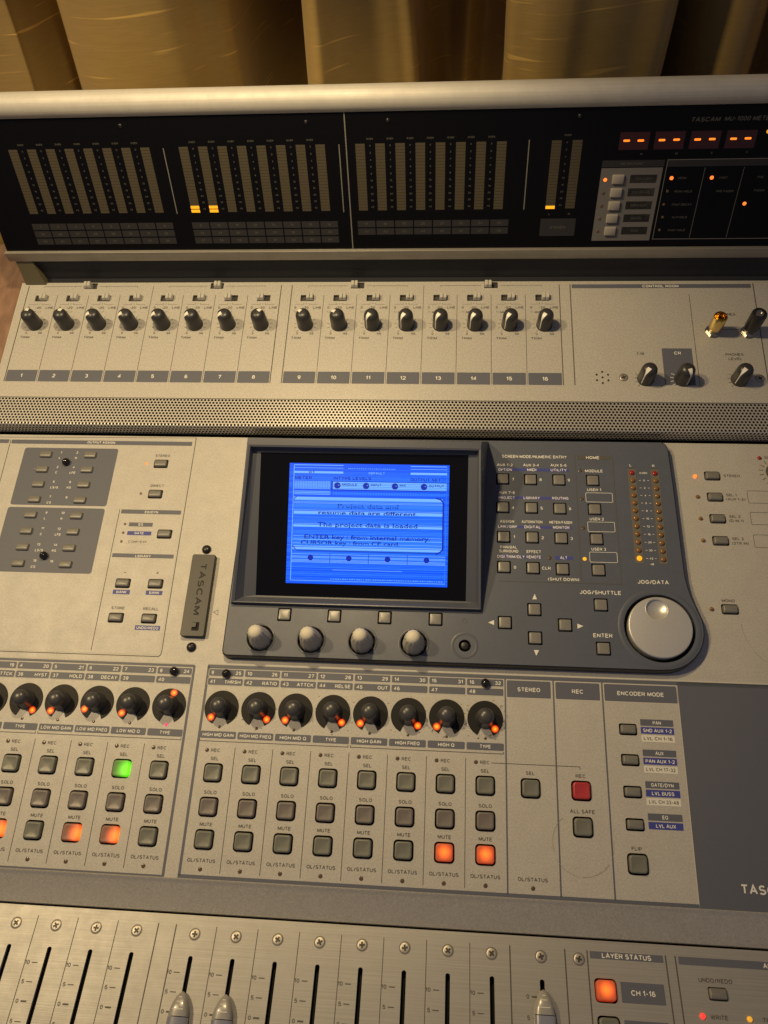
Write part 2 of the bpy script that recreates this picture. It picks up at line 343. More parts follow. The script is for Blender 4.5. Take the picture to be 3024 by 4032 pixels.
# a plain grotesque drawn with strokes for the printed capitals and figures
def stroke_glyphs(th=.18):
    def arc(cx, cy, rx, ry, a0, a1, n=7): return [(cx + rx * math.cos(R_(a0 + (a1 - a0) * j / n)), cy + ry * math.sin(R_(a0 + (a1 - a0) * j / n))) for j in range(n + 1)]
    O = arc(.38, .5, .38, .5, 90, 450, 18)[:-1]
    bowl = lambda w_, y0, y1: [(0, y1), (w_ - .22, y1)] + arc(w_ - .24, (y0 + y1) / 2, .24, (y1 - y0) / 2, 90, -90) + [(0, y0)]
    S_ = arc(.32, .74, .29, .26, 35, 235, 8) + [(.34, .5)] + arc(.32, .26, .31, .26, 55, -150, 8)
    D = {'A': (.72, [(0, 0), (.36, 1), (.72, 0)], [(.12, .33), (.60, .33)]), 'B': (.64, [(0, 0), (0, 1)], bowl(.60, .53, 1), bowl(.64, 0, .53)),
     'C': (.72, arc(.38, .5, .38, .5, 42, 318, 14)), 'D': (.68, [(0, 0), (0, 1), (.34, 1)] + arc(.34, .5, .34, .5, 90, -90, 9) + [(0, 0)]),
     'E': (.58, [(.58, 1), (0, 1), (0, 0), (.58, 0)], [(.06, .52), (.53, .52)]), 'F': (.56, [(.56, 1), (0, 1), (0, 0)], [(.06, .5), (.50, .5)]),
     'G': (.74, arc(.38, .5, .38, .5, 42, 330, 14) + [(.74, .46), (.42, .46)]), 'H': (.66, [(0, 0), (0, 1)], [(.66, 0), (.66, 1)], [(.06, .52), (.60, .52)]),
     'I': (.02, [(.01, 0), (.01, 1)]), 'J': (.48, [(.48, 1), (.48, .25)] + arc(.25, .25, .23, .25, 0, -180, 7)), 'K': (.66, [(0, 0), (0, 1)], [(.64, 1), (.04, .38)], [(.22, .56), (.66, 0)]),
     'L': (.52, [(0, 1), (0, 0), (.52, 0)]), 'M': (.82, [(0, 0), (0, 1)], [(.05, .96), (.41, .10), (.77, .96)], [(.82, 1), (.82, 0)]), 'N': (.66, [(0, 0), (0, 1)], [(.04, .95), (.62, .05)], [(.66, 0), (.66, 1)]),
     'O': (.76, O + [O[0]]), 'P': (.62, [(0, 0), (0, 1)], bowl(.62, .44, 1)), 'Q': (.76, O + [O[0]], [(.46, .26), (.76, -.04)]), 'R': (.66, [(0, 0), (0, 1)], bowl(.62, .48, 1), [(.36, .46), (.66, 0)]),
     'S': (.64, S_), 'T': (.64, [(0, 1), (.64, 1)], [(.32, .94), (.32, 0)]), 'U': (.66, [(0, 1), (0, .33)] + arc(.33, .33, .33, .33, 180, 360, 8) + [(.66, 1)]), 'V': (.68, [(0, 1), (.34, 0), (.68, 1)]),
     'W': (.98, [(0, 1), (.24, 0), (.49, .95), (.74, 0), (.98, 1)]), 'X': (.66, [(0, 0), (.66, 1)], [(.66, 0), (.37, .46)], [(.29, .56), (0, 1)]), 'Y': (.66, [(0, 1), (.33, .46), (.66, 1)], [(.33, .42), (.33, 0)]), 'Z': (.62, [(0, 1), (.62, 1), (0, 0), (.62, 0)]),
     '0': (.56, arc(.28, .5, .28, .5, 90, 450, 16)), '1': (.30, [(0, .74), (.26, 1), (.26, 0)]), '2': (.56, arc(.27, .72, .27, .28, 165, -30, 9) + [(0, 0), (.56, 0)]), '3': (.56, arc(.26, .75, .25, .25, 160, -80, 8), arc(.27, .26, .28, .27, 85, -160, 9)),
     '4': (.60, [(.43, 0), (.43, 1), (0, .27), (.60, .27)]), '5': (.56, [(.50, 1), (.08, 1), (.04, .52)] + arc(.27, .31, .29, .31, 125, -155, 9)), '6': (.56, arc(.30, .68, .26, .32, 45, 180, 6) + [(.02, .3)] + arc(.28, .3, .27, .3, 180, 500, 12)),
     '7': (.56, [(0, 1), (.56, 1), (.20, 0)]), '8': (.56, arc(.28, .76, .23, .24, 90, 450, 12), arc(.28, .27, .28, .27, 90, 450, 12)), '9': (.56, arc(.26, .32, .26, .32, -135, 0, 6) + [(.54, .7)] + arc(.28, .7, .27, .3, 0, 320, 12)),
     '/': (.36, [(0, -.04), (.36, 1.04)]), '-': (.30, [(0, .42), (.30, .42)]), '+': (.56, [(0, .45), (.56, .45)], [(.28, .73), (.28, .53)], [(.28, .37), (.28, .17)]), '(': (.20, arc(.32, .45, .32, .62, 125, 235, 7)), ')': (.20, arc(-.12, .45, .32, .62, 55, -55, 7)), '.': (.08, [(.04, 0), (.04, .10)])}
    for ch, g in D.items():
        mb = MB()
        for q, st in enumerate(g[1:]):
            pts = [(x + th / 2, th / 2 + y * (1 - th)) for x, y in st]
            closed = len(pts) > 6 and math.hypot(pts[0][0] - pts[-1][0], pts[0][1] - pts[-1][1]) < .02
            if closed: pts = pts[:-1]
            mb.path(pts, th, q * .004, closed)
        GS[ch] = ([(x, y, z) for x, y, z in mb.v], mb.f, g[0] + th + .13)
    GS[' '] = ([], [], .40)
GS = {}
stroke_glyphs()
def set_text(mb, body, u, v, cap, z=.12, align='C', width=None, rot=0.0, sx=1.0, slant=0.0, track=0.0):
    """letters centred on v; cap = capital height in mm"""
    F = GS if all(c in GS for c in body) else GL
    adv = [F[c][2] + track for c in body]; L = sum(adv) - track - (.13 if F is GS else 0)
    sx *= 1.0
    if width: sx = width / (L * cap)
    x0 = {'C': -L / 2, 'L': 0, 'R': -L}[align]
    ca, sa = math.cos(rot), math.sin(rot)
    for c, a in zip(body, adv):
        vs, fs, _ = F[c]; out = []
        for p in vs:
            x, y = p[0], p[1]; dz = p[2] if len(p) > 2 else 0
            y2 = (y - .5) * cap; x2 = (x + x0) * cap * sx + slant * y2
            out.append((u + x2 * ca - y2 * sa, v + x2 * sa + y2 * ca, z + dz))
        if out: mb.add(out, fs)
        x0 += a
class Print:
    """the printing on one panel, gathered by ink"""
    Zs = {'glabel': .05, 'wlabel': .06, 'blabel': .08, 'ltext': .10, 'dtext': .12, 'wtext': .15, 'stain': .17, 'smear': .02,
          'bbox': .05, 'btext': .12, 'bline': .10, 'bpanel': .05}
    NM = {'glabel': 'printed_grey_label', 'wlabel': 'printed_white_label', 'blabel': 'printed_blue_label', 'ltext': 'printed_light_line',
          'dtext': 'printed_dark_lettering', 'wtext': 'printed_white_lettering', 'stain': 'ring_stain', 'smear': 'grime_smear',
          'bbox': 'printed_grey_label', 'btext': 'printed_lettering', 'bline': 'printed_line', 'bpanel': 'printed_key_field'}
    def __init__(s, plane): s.pl = plane; s.m = {}; s.lab = []
    def g(s, ink): return s.m.setdefault(ink, MB())
    def text(s, ink, body, u, v, cap, **k): set_text(s.g(ink), body, u, v, cap, z=s.Zs[ink], **k)
    def rect(s, ink, u0, v0, u1, v1, r=.5):
        s.lab.append((ink, MB().poly(ring2(rr(abs(u1 - u0), abs(v1 - v0), r, 0, 3, (u0 + u1) / 2, (v0 + v1) / 2)), s.Zs[ink])))
    def line(s, ink, p, q, wd): s.g(ink).line(p, q, wd, s.Zs[ink])
    def path(s, ink, pts, wd, closed=False): s.g(ink).path(pts, wd, s.Zs[ink], closed)
    def box(s, ink, u0, v0, u1, v1, wd, r=.8): s.path(ink, ring2(rr(abs(u1 - u0), abs(v1 - v0), r, 0, 3, (u0 + u1) / 2, (v0 + v1) / 2)), wd, True)
    def poly(s, ink, pts): s.lab.append((ink, MB().poly(pts, s.Zs[ink]))) if ink in ('glabel', 'bpanel') else s.g(ink).poly(pts, s.Zs[ink])
    def emit(s, parent):
        for ink, mb in s.m.items(): mb.build(s.NM[ink], ink, parent, s.pl.M())['kind'] = 'stuff'
        for ink, mb in s.lab: mb.build('printed_label', ink, parent, s.pl.M())

# ================================================================= the setting
DESKZ = 0.0
desk = thing('desk', 'reddish brown wooden studio desk holding the mixing console', 'desk', Matrix.Identity(4))
mb = MB(); mb.rings([rr(2600, 1180, 20, -40, 3, 150, -100), rr(2600, 1180, 20, -3, 3, 150, -100), rr(2594, 1174, 20, 0, 3, 150, -100)])
mb.build('desk_top', 'wood', desk, Matrix.Identity(4))
def side_board():                             # sloping wooden flank beside the console
    tp_ = [WORLD @ ((TRM.o + TRM.v * v_ + TRM.n * h_) * S) for v_, h_ in ((-300, -22), (-110, -16), (70, -16))]
    prof = [(q.y / S, q.z / S) for q in tp_] + [(tp_[2].y / S, 1.0), (tp_[0].y / S, 1.0)]
    return MB().rings([[(x, y, z) for y, z in prof] for x in (-420, -212)]).build('side_board', 'wood', desk, Matrix.Identity(4))
side_board()

# curtain: folds along x, hung from a rail above the picture
def curtain():
    YC = 0.520
    def cx(reg, x, y):                       # where a fold seen in the photograph meets the curtain's plane
        ox, oy, k = REG[reg]; a, b2 = (ox + k * x - 1512) / FPX, (oy + k * y - 2016) / FPX
        d = (WORLD.to_3x3() @ (CR[0] * a + CR[1] * b2 + CR[2])); o = WORLD @ (CAM * S)
        return (o + d * ((YC - o.y) / d.y)).x
    P = []
    def p(px, depth): P.append((cx('X', px, 330), YC + depth))
    P.append((-1.2, YC + .02)); P.append((-.75, YC - .02)); P.append((-.55, YC + .05)); P.append((-.42, YC - .01))
    p(20, -.005); p(110, .004); p(190, .055); p(300, .095); p(390, .075); p(345, .022); p(352, -.012); p(420, -.030); p(600, -.036); p(760, -.020); p(850, .006); p(930, .022); p(958, .045)
    p(975, .13); p(1080, .19); p(1175, .15); p(1195, .035); p(1215, -.008); p(1265, -.026); p(1330, -.012); p(1440, .010); p(1560, .018); p(1640, .026)
    p(1690, .10); p(1790, .125); p(1860, .10); p(1940, .12); p(2010, .09); p(1985, .020); p(1990, -.012); p(2050, -.024); p(2120, -.034); p(2195, -.034); p(2280, -.024); p(2420, -.016); p(2540, -.008); p(2585, .012)
    p(2590, .10); p(2660, .125); p(2740, .052); p(2860, .030); p(2990, .040); p(3080, .075); p(3200, .02)
    x = P[-1][0]
    for q in range(1, 8): P.append((x + .11 * q, YC + (.05 if q % 2 else -.02)))
    # Catmull-Rom through the points
    prof = []
    for i in range(1, len(P) - 2):
        a, b2, c, d = [Vector(q) for q in P[i - 1:i + 3]]
        for j in range(9):
            t = j / 9
            prof.append(.5 * ((2 * b2) + (c - a) * t + (2 * a - 5 * b2 + 4 * c - d) * t * t + (3 * b2 - a - 3 * c + d) * t ** 3))
    zs = [-.2 + 1.75 * j / 60 for j in range(61)]
    vs = []; fs = []; uvs = []; L = 0; n = len(prof)
    Ls = [0]
    for i in range(1, n): Ls.append(Ls[-1] + (prof[i] - prof[i - 1]).length)
    for j, z in enumerate(zs):
        for i, q in enumerate(prof):
            wob = .004 * math.sin(7 * z + Ls[i] * 9) + .003 * math.sin(17 * z + Ls[i] * 23)
            vs.append((q.x + wob, q.y + .5 * wob + .0022 * math.sin(Ls[i] * 74 + 1.6 * math.sin(2.3 * z + Ls[i] * 6)) * (.5 + .5 * math.sin(Ls[i] * 11)), z)); uvs.append((Ls[i], z))
    for j in range(60):
        for i in range(n - 1): a = j * n + i; fs.append((a, a + 1, a + 1 + n, a + n))
    me = bpy.data.meshes.new('curtain'); me.from_pydata(vs, [], fs)
    ul = me.uv_layers.new(name='UVMap')
    for lp in me.loops: ul.data[lp.index].uv = uvs[lp.vertex_index]
    me.polygons.foreach_set('use_smooth', [True] * len(me.polygons)); me.materials.append(MT['silk'])
    o = bpy.data.objects.new('curtain', me); place(o, None, Matrix.Identity(4))
    sm = o.modifiers.new('thickness', 'SOLIDIFY'); sm.thickness = .0012
    tag(o, 'gold silk curtain hanging in deep folds behind the meter bridge', 'curtain')
curtain()

# ================================================================= the console
UL, UR = -204.0, 520.0
con = thing('mixing_console', 'silver grey digital mixing console with blue screen and rows of knobs and faders', 'mixing console', Matrix.Translation((.1, .1, 0)))

# ---- channel panel (the middle sheet) with its openings
GAP = 11.22
def rec_u(i): return 25.4 * (i - 9) + (GAP if i >= 9 else 0)
def cxu(i): return rec_u(i) + 6.05
COLS = list(range(3, 17))
holes = []; pads = []                        # pads: (u, v, kind, material, label)
ROWS = {'sel': -14.3, 'solo': -35.3, 'mute': -54.8}
for i in COLS:
    for r, v in ROWS.items():
        mt = {'sel': 'cbtn', 'solo': 'cbtn2', 'mute': 'cbtn'}[r]; lb = None
        if r == 'sel' and i == 7: mt, lb = 'Bgreen', 'select button of channel 7 glowing green'
        if r == 'mute' and i in (15, 16): mt, lb = 'Bhot', 'mute button of channel %d glowing orange' % i
        if r == 'mute' and i in (4, 6, 7): mt, lb = 'Bside', 'mute button of channel %d glowing orange' % i
        pads.append((cxu(i), v, mt, lb))
pads += [(223.75, -14.6, 'cbtn', None), (255.5, -14.6, 'redbtn', 'red record button'), (255.4, -36.0, 'cbtn', None), (287.3, -55.4, 'cbtn', None)]
for u, v, mt, lb in pads: holes.append(ring2(rr(12.7, 12.3, 2.4, 0, 3, u, v)))
keys = []                                    # small oblong keys
def E(x, y, h=0): return MID.uv('E', x, y, h)
for x, y in [(303, 183), (593, 187), (277, 280), (569, 283), (252, 377), (548, 381), (226, 476), (523, 482),
             (202, 577), (501, 584), (174, 682), (477, 688), (149, 787), (453, 794), (120, 893), (429, 901),
             (1052, 243), (1015, 441), (1075, 702), (803, 1023), (1016, 1027), (757, 1248), (973, 1254)]:
    keys.append(E(x, y))
for v in (24.63, 5.5, -13.85, -33.0): keys.append((287.35, v))
for x, y in [(620, 430), (645, 614), (668, 803), (694, 995), (775, 1592)]: keys.append(MID.uv('I', x, y))
for u, v in keys: holes.append(ring2(rr(11.5, 7.5, 1.3, 0, 3, u, v)))
MU0, MU1, MV0, MV1 = -216, UR, -78.2, 238.0
jogc = (311.8, 91.3)
# opening under the display housing is left closed; the housing stands on the sheet
panel = plate('channel_panel', [(MU0, MV0), (MU1, MV0), (MU1, MV1), (MU0, MV1)], holes, 1.6, 'paint', con, MID.M())
MB().box(MU0 + 1, MV0 + 1, -30, MU1 - 1, MV1 - 1, -3.5).build('panel_backing', 'black', con, MID.M())

# keys
padmesh = MB().rings([rr(10.7, 10.2, 1.9, -3.4), rr(10.7, 10.2, 1.9, 1.3), rr(10.3, 9.8, 1.8, 1.9), rr(9.5, 9.0, 1.5, 2.25), rr(8.4, 7.9, 1.3, 2.22), rr(6.8, 6.3, 1.2, 2.08), rr(5, 4.6, 1.0, 1.97), rr(3, 2.7, .8, 1.90), rr(1, .9, .3, 1.87)]).mesh('pad', 60)
for u, v, mt, lb in pads: inst('channel_button', padmesh, mt, con, MID.M(u, v), lb)
def keymesh(w2, d2, hh):
    rs = [rr(w2, d2, .8, -3.4), rr(w2, d2, .8, hh - .5), rr(w2 - .5, d2 - .5, .7, hh), rr(w2 - 1.0, d2 - 1.6, .5, hh + .25), rr(w2 - 1.6, d2 - 3.4, .3, hh + .38)]
    return MB().rings(rs).mesh('key', 45)
kmesh = keymesh(9.5, 5.4, 1.7)
for u, v in keys: inst('push_button', kmesh, 'rbtn', con, MID.M(u, v))

# LEDs
def dome(r, hh): return MB().lathe([(r, -.5), (r, hh * .35), (r * .92, hh * .6), (r * .72, hh * .85), (r * .4, hh * .97), (.02, hh)], 16, cap0=False).mesh('led', 60)
led_flat = dome(1.35, .35); led_dome = dome(1.45, 1.5); led_small = dome(1.0, .4); led_meter = dome(1.85, 1.5)
for i in COLS:
    inst('record_led', led_flat, 'ledoff', con, MID.M(rec_u(i), 0))
    if i > 3: inst('status_led', led_flat, 'ledoff', con, MID.M(cxu(i), -72))
inst('status_led', led_flat, 'ledoff', con, MID.M(223.7, -72))
inst('stereo_led', led_small, 'Lorange', con, MID.M(*E(958, 241)), 'glowing orange stereo lamp')
for x, y in [(920, 437), (817, 636), (805, 693), (793, 750)]: inst('function_led', led_small, 'ledoff', con, MID.M(*E(x, y)))
def I(x, y, h=0): return MID.uv('I', x, y, h)
inst('stereo_led', led_dome, 'Lorange', con, MID.M(*I(470, 435)), 'glowing orange stereo lamp of the monitor section')
for x, y in [(492, 612), (517, 801), (540, 992), (613, 1590)]: inst('monitor_led', led_dome, 'ledamb', con, MID.M(*I(x, y)))
inst('solo_led', led_dome, 'ledredoff', con, MID.M(*I(1028, 275)))

# black ball studs
stud = MB().lathe([(2.5, -.2), (2.9, .7), (3.05, 1.6), (2.85, 2.7), (2.2, 3.7), (1.2, 4.3), (.02, 4.5)], 24).mesh('stud', 70)
for p in [E(437, 236), E(291, 846), MID.uv('A', 1141, 140), MID.uv('B', 403, 156), MID.uv('K' if 'K' in REG else 'C', 930, 218)]:
    inst('ball_stud', stud, 'stud', con, MID.M(*p))

# rotary encoders: dark window with a notch, rubber cap, lamp
a0 = R_(-90 + 26); a1 = R_(270 - 26); N = 44
sect = [(11.75 * math.cos(a0 + (a1 - a0) * j / N), 11.75 * math.sin(a0 + (a1 - a0) * j / N)) for j in range(N + 1)]
mb = MB(); mb.rings([[(x, y, -.3) for x, y in sect + [(0, 0)]], [(x, y, .35) for x, y in sect + [(0, 0)]], [(x * .985, y * .985, .5) for x, y in sect + [(0, 0)]]])
encbase = mb.mesh('encoder_window', 40)
enccap = MB().lathe([(6.6, .5), (6.7, 1.0), (6.2, 2.0), (5.75, 4.5), (5.5, 7.5), (5.45, 9.2), (5.25, 10.6), (4.75, 11.9), (3.9, 12.9), (2.6, 13.6), (1.2, 13.9), (.02, 13.95)], 40).mesh('encoder_cap', 60)
encdot = MB().poly(circ(0, 0, 2.7, 24), 0).mesh('encoder_lamp')
LAMP = {3: -135, 4: -47, 5: -133, 6: -150, 7: -137, 8: 76}
for i in COLS:
    base = inst('rotary_encoder', encbase, 'encbase', con, MID.M(cxu(i), 27.7))
    inst('encoder_cap', enccap, 'encknob', base, MID.M(cxu(i), 27.7))
    an = R_(LAMP.get(i, -135 if i % 2 else -45))
    inst('encoder_lamp', encdot, 'encled', base, MID.M(cxu(i) + 9.1 * math.cos(an), 27.7 + 9.1 * math.sin(an), .62))
    mt = 'Lpink' if i == 8 else 'ledoff'
    inst('encoder_led', led_small, mt, con, MID.M(cxu(i) + .1, 15.2), 'small magenta lamp under the eighth encoder' if i == 8 else None)

# printing on the channel panel
pr = Print(MID)
BLK = [(-25.4 * 9, -5.0, -4.8), (3.5, 5.4, 410)]
# left block frame
pr.path('glabel', [(-216, 55.6), (-6.4, 55.6), (-5.9, 55.1), (-5.9, -76.9), (-6.4, -77.4), (-216, -77.4)], 1.8)
pr.path('glabel', [(3.5 + .9, -76.2), (4.4, 55.1), (4.9, 55.6)], 1.8)
pr.rect('glabel', 3.5, 54.5, 420, 57.0, .6); pr.rect('glabel', 3.5, -78.1, 321.4, -75.4, .6)
pr.poly('glabel', [(321.5, -78.1), (430, -78.1), (430, 57.0), (321.5, 57.0)])
pr.path('ltext', [(3.6, 57.6), (430, 57.6)], .7); pr.path('ltext', [(-216, 57.2), (-5.6, 57.2)], .5)
words = {3: 'ATTCK', 4: 'HYST', 5: 'HOLD', 6: 'DECAY', 9: 'THRSH', 10: 'RATIO', 11: 'ATTCK', 12: 'RELSE', 13: 'OUT'}
low = ['LOW GAIN', 'LOW FREQ', 'LOW Q', 'TYPE', 'LOW MID GAIN', 'LOW MID FREQ', 'LOW MID Q', 'TYPE', 'HIGH MID GAIN', 'HIGH MID FREQ', 'HIGH MID Q', 'TYPE', 'HIGH GAIN', 'HIGH FREQ', 'HIGH Q', 'TYPE']
for i in COLS:
    u = rec_u(i)
    pr.rect('glabel', u - 6.0, 49.3, u + 18.3, 53.9, .8); pr.rect('glabel', u - 6.0, 43.1, u + 18.3, 47.7, .8)
    for (p0, q0) in ((49.3, 53.9), (43.1, 47.7)): pr.box('ltext', u - 6.25, p0 - .25, u + 18.55, q0 + .25, .35, .9)
    pr.text('wtext', str(i), u - 4.4, 51.6, 2.4, align='L'); pr.text('wtext', str(i + 16), u + 16.6, 51.6, 2.4, align='R')
    pr.text('wtext', str(i + 32), u - 4.4, 45.4, 2.4, align='L')
    if i in words: pr.text('wtext', words[i], u + 16.8, 45.4, 2.4, align='R')
    pr.rect('glabel', u - 6.0, 7.6, u + 18.2, 12.3, .8)
    t = low[i - 1]; pr.text('wtext', t, u + 6.1, 9.95, 2.25, width=min(21.2, len(t) * 1.78))
    pr.text('dtext', 'REC', u + 5.8, 0, 2.2); pr.text('dtext', 'SEL', u + 5.9, -5.3, 2.2)
    pr.text('dtext', 'SOLO', u + 6, -26.4, 2.2); pr.text('dtext', 'MUTE', u + 6, -45.8, 2.2); pr.text('dtext', 'OL/STATUS', u + 6, -67, 2.2)
    if i not in (8, 16): pr.line('dtext', (u + 18.8, 2.2), (u + 18.8, -73.9), .40)
    if i % 4 == 1:
        pr.path('dtext', [(u - 6.0, 7.0), (u - 6.0, 5.75), (u + 94.0, 5.75), (u + 94.0, 7.0)], .45)
pr.path('dtext', [(rec_u(1) - 6, 5.75), (rec_u(4) + 17.8, 5.75), (rec_u(4) + 17.8, 7.0)], .45)
# master columns
for u in (208.5, 240.4, 272.4):
    pr.line('glabel', (u, 54.5), (u, -76), 1.0)
for u0, u1, t in ((209.6, 238.6, 'STEREO'), (241.8, 270.7, 'REC'), (273.7, 320.6, 'ENCODER MODE')):
    pr.rect('glabel', u0, 42.4, u1, 53.7, .8); pr.box('ltext', u0 - .4, 42.2, u1 + .4, 54.1, .5, 1.0)
    pr.text('wtext', t, (u0 + u1) / 2, 47.9, 2.7)
pr.line('ltext', (321.2, 54), (321.2, -75.3), .5)
pr.text('dtext', 'SEL', 223.7, -5.4, 2.2); pr.text('dtext', 'OL/STATUS', 223.7, -67.2, 2.2)
pr.text('dtext', 'REC', 255.5, -5.7, 2.3); pr.text('dtext', 'ALL SAFE', 255.5, -26.9, 2.3); pr.text('dtext', 'FLIP', 287.2, -46.7, 2.2)
pr.path('dtext', [(rec_u(16) + 10, -.1), (255.3, -.1), (255.3, -1.9)], .4)
for v0, rows in ((31.6, ('PAN', 'SND AUX 1-2', 'LVL CH 1-16')), (12.5, ('AUX', 'PAN AUX 1-2', 'LVL CH 17-32')), (-6.9, ('GATE/DYN', 'LVL BUSS', 'LVL CH 33-48')), (-25.9, ('EQ', 'LVL AUX'))):
    for q, t in enumerate(rows):
        ink = ('glabel', 'blabel', 'wlabel')[q]; a = v0 - q * 5.0
        pr.rect(ink, 295.5, a - 4.2, 316.5, a, .3)
        pr.text('dtext' if q == 2 else 'wtext', t, 306, a - 2.1, 2.2, width=min(18.2, len(t) * 1.72))
pr.text('wtext', 'TASCAM', 346.5, -65.8, 5.2, align='L', sx=1.0)
# ring mark and grime left by use
for a0_, a1_, w_ in ((128, 200, .26), (208, 262, .20), (266, 330, .32), (338, 380, .18)):
    pr.path('stain', [(254.8 + (18.5 + .25 * math.sin(a / 17)) * math.cos(R_(a)), -45.9 + (18.5 + .25 * math.sin(a / 17)) * math.sin(R_(a))) for a in range(a0_, a1_, 4)], w_)
pr.path('stain', [I(870, 1720), I(890, 1790), I(930, 1880), I(990, 1960), I(1060, 2030), I(1106, 2050)], .25)
# output assign section
pr.path('dtext', [E(1283, 72), E(1277, 110), E(1100, 1190), E(1058, 1462), E(1050, 1490), E(1035, 1502), E(0, 1466), E(-400, 1450)], .55)
pr.path('ltext', [E(1268, 80), E(1262, 110), E(1090, 1190), E(1040, 1490), E(0, 1456), E(-400, 1440)], .4)
pr.path('dtext', [E(-200, 66), E(60, 68), E(1283, 74)], .3)
def bar(x0, y0, x1, y1, ink='glabel', fn=E, r=.3):
    a = fn(x0, y0); b2 = fn(x1, y1); pr.rect(ink, a[0], a[1], b2[0], b2[1], r); return ((a[0] + b2[0]) / 2, (a[1] + b2[1]) / 2)
c = bar(80, 84, 1253, 126); pr.text('wtext', 'OUTPUT ASSIGN', *E(662, 104), 2.0)
bar(-300, 78, 56, 107)
pr.line('dtext', E(72, 84), E(-120, 810), .5)
a = E(166, 136); b2 = E(694, 521); pr.rect('glabel', a[0], a[1], b2[0], b2[1], 2.0)
a = E(54, 523); b2 = E(595, 962); pr.rect('glabel', a[0], a[1], b2[0], b2[1], 2.0)
for t, x, y in [('1', 402, 169), ('2', 506, 170), ('L', 391, 204), ('R', 497, 205), ('3', 376, 264), ('4', 483, 266), ('C', 368, 299), ('LFE', 474, 301), ('5', 352, 360), ('6', 459, 362), ('LS/S', 355, 397), ('RS', 450, 398), ('7', 328, 458), ('8', 435, 462), ('CS', 319, 496),
                ('9', 304, 562), ('10', 412, 564), ('L', 293, 599), ('R', 402, 601), ('11', 280, 664), ('12', 387, 668), ('C', 268, 702), ('LFE', 378, 705), ('13', 253, 769), ('14', 363, 773), ('LS/S', 255, 807), ('RS', 353, 810), ('15', 228, 875), ('16', 338, 880), ('CS', 216, 915)]:
    pr.text('wtext', t, *E(x, y), 1.9)
for t, x, y in [('STEREO', 1064, 190), ('DIRECT', 1028, 386), ('STORE', 771, 1184), ('RECALL', 986, 1190)]: pr.text('dtext', t, *E(x, y), 2.1)
pr.text('dtext', '-', *E(818, 950), 3.0, sx=1.6); pr.text('dtext', '+', *E(1030, 954), 3.0)
bar(795, 540, 1180, 575); pr.text('wtext', 'EQ/DYN', *E(990, 559), 1.9)
pr.line('dtext', E(783, 540), E(595, 1460), .45)
bar(845, 625, 995, 654); pr.text('wtext', 'EQ', *E(920, 639), 1.9)
bar(834, 682, 986, 711, 'blabel'); pr.text('wtext', 'GATE', *E(909, 696), 1.9)
bar(822, 739, 975, 767, 'wlabel' if False else 'ltext'); pr.text('dtext', 'COMP/EXP', *E(899, 752), 1.9)
bar(736, 826, 1132, 862); pr.text('wtext', 'LIBRARY', *E(935, 846), 2.0)
bar(740, 1064, 845, 1096, 'blabel'); pr.text('wtext', 'BANK', *E(794, 1080), 2.0)
bar(955, 1070, 1058, 1101, 'blabel'); pr.text('wtext', 'BANK', *E(1008, 1085), 2.0)
bar(884, 1297, 1043, 1332, 'blabel'); pr.text('wtext', 'UNDO/REDO', *E(963, 1315), 2.0, width=16)
pr.path('dtext', [E(1395, 1212), E(1425, 1197), E(1423, 1231)], .3, True)
# monitor section at the right
for t, x, y in [('STEREO', 718, 428), ('SEL 1', 740, 595), ('(AUX 1-2)', 742, 631), ('SEL 2', 766, 782), ('(D-IN 1)', 768, 819), ('SEL 3', 792, 976), ('(2TR IN)', 794, 1015), ('MONO', 703, 1515), ('SOLO', 1072, 270)]:
    pr.text('dtext', t, *I(x, y), 2.1, align='L')
for (x0, y0, x1, y1) in ((921, 559, 1300, 672), (948, 746, 1330, 860), (976, 942, 1360, 1060)):
    a = I(x0, y0); b2 = I(x1, y1); pr.box('dtext', a[0], a[1], b2[0], b2[1], .3, .8)
kc = I(1165, 400)
for q in range(14):
    an = R_(235 - q * 22); pr.line('dtext', (kc[0] + 8.2 * math.cos(an), kc[1] + 8.2 * math.sin(an)), (kc[0] + 11.4 * math.cos(an), kc[1] + 11.4 * math.sin(an)), .5)
for q in range(150):                          # finger grime round the encoders
    i = random.choice((15, 16, 16, 15, 14, 12, 10)); an = random.uniform(0, 6.28); rd = random.uniform(12, 17.5)
    s2 = random.uniform(.15, .8); u, v = cxu(i) + rd * math.cos(an), 27 + rd * .8 * math.sin(an)
    pr.poly('smear', [(u + s2 * random.uniform(.5, 1.3) * math.cos(R_(t)), v + s2 * random.uniform(.4, .9) * math.sin(R_(t))) for t in range(0, 360, 45)])
for q in range(150):
    u, v = random.uniform(-200, 340), random.uniform(-70, 232); s2 = random.choice((.12, .15, .18, .22, .35))
    pr.poly('smear', [(u + s2 * random.uniform(.6, 1.3) * math.cos(R_(t)), v + s2 * random.uniform(.5, 1.1) * math.sin(R_(t))) for t in range(0, 360, 45)])
pr.emit(panel)
inst('level_knob', enccap, 'encknob', con, MID.M(kc[0], kc[1]))

# ---- lip between the channel panel and the fader panel
mb = MB(); prof = [(-96.9, -9), (-96.9, -1.6), (-96.4, -1.1), (-81, -.35), (-79.2, .05), (-78.5, .30), (-77.9, .32), (-77.6, .10), (-77.6, -9)]
mb.rings([[(MU0, y, z) for y, z in prof], [(UR, y, z) for y, z in prof]])
mb.build('front_lip', 'lip', con, MID.M(), 30)

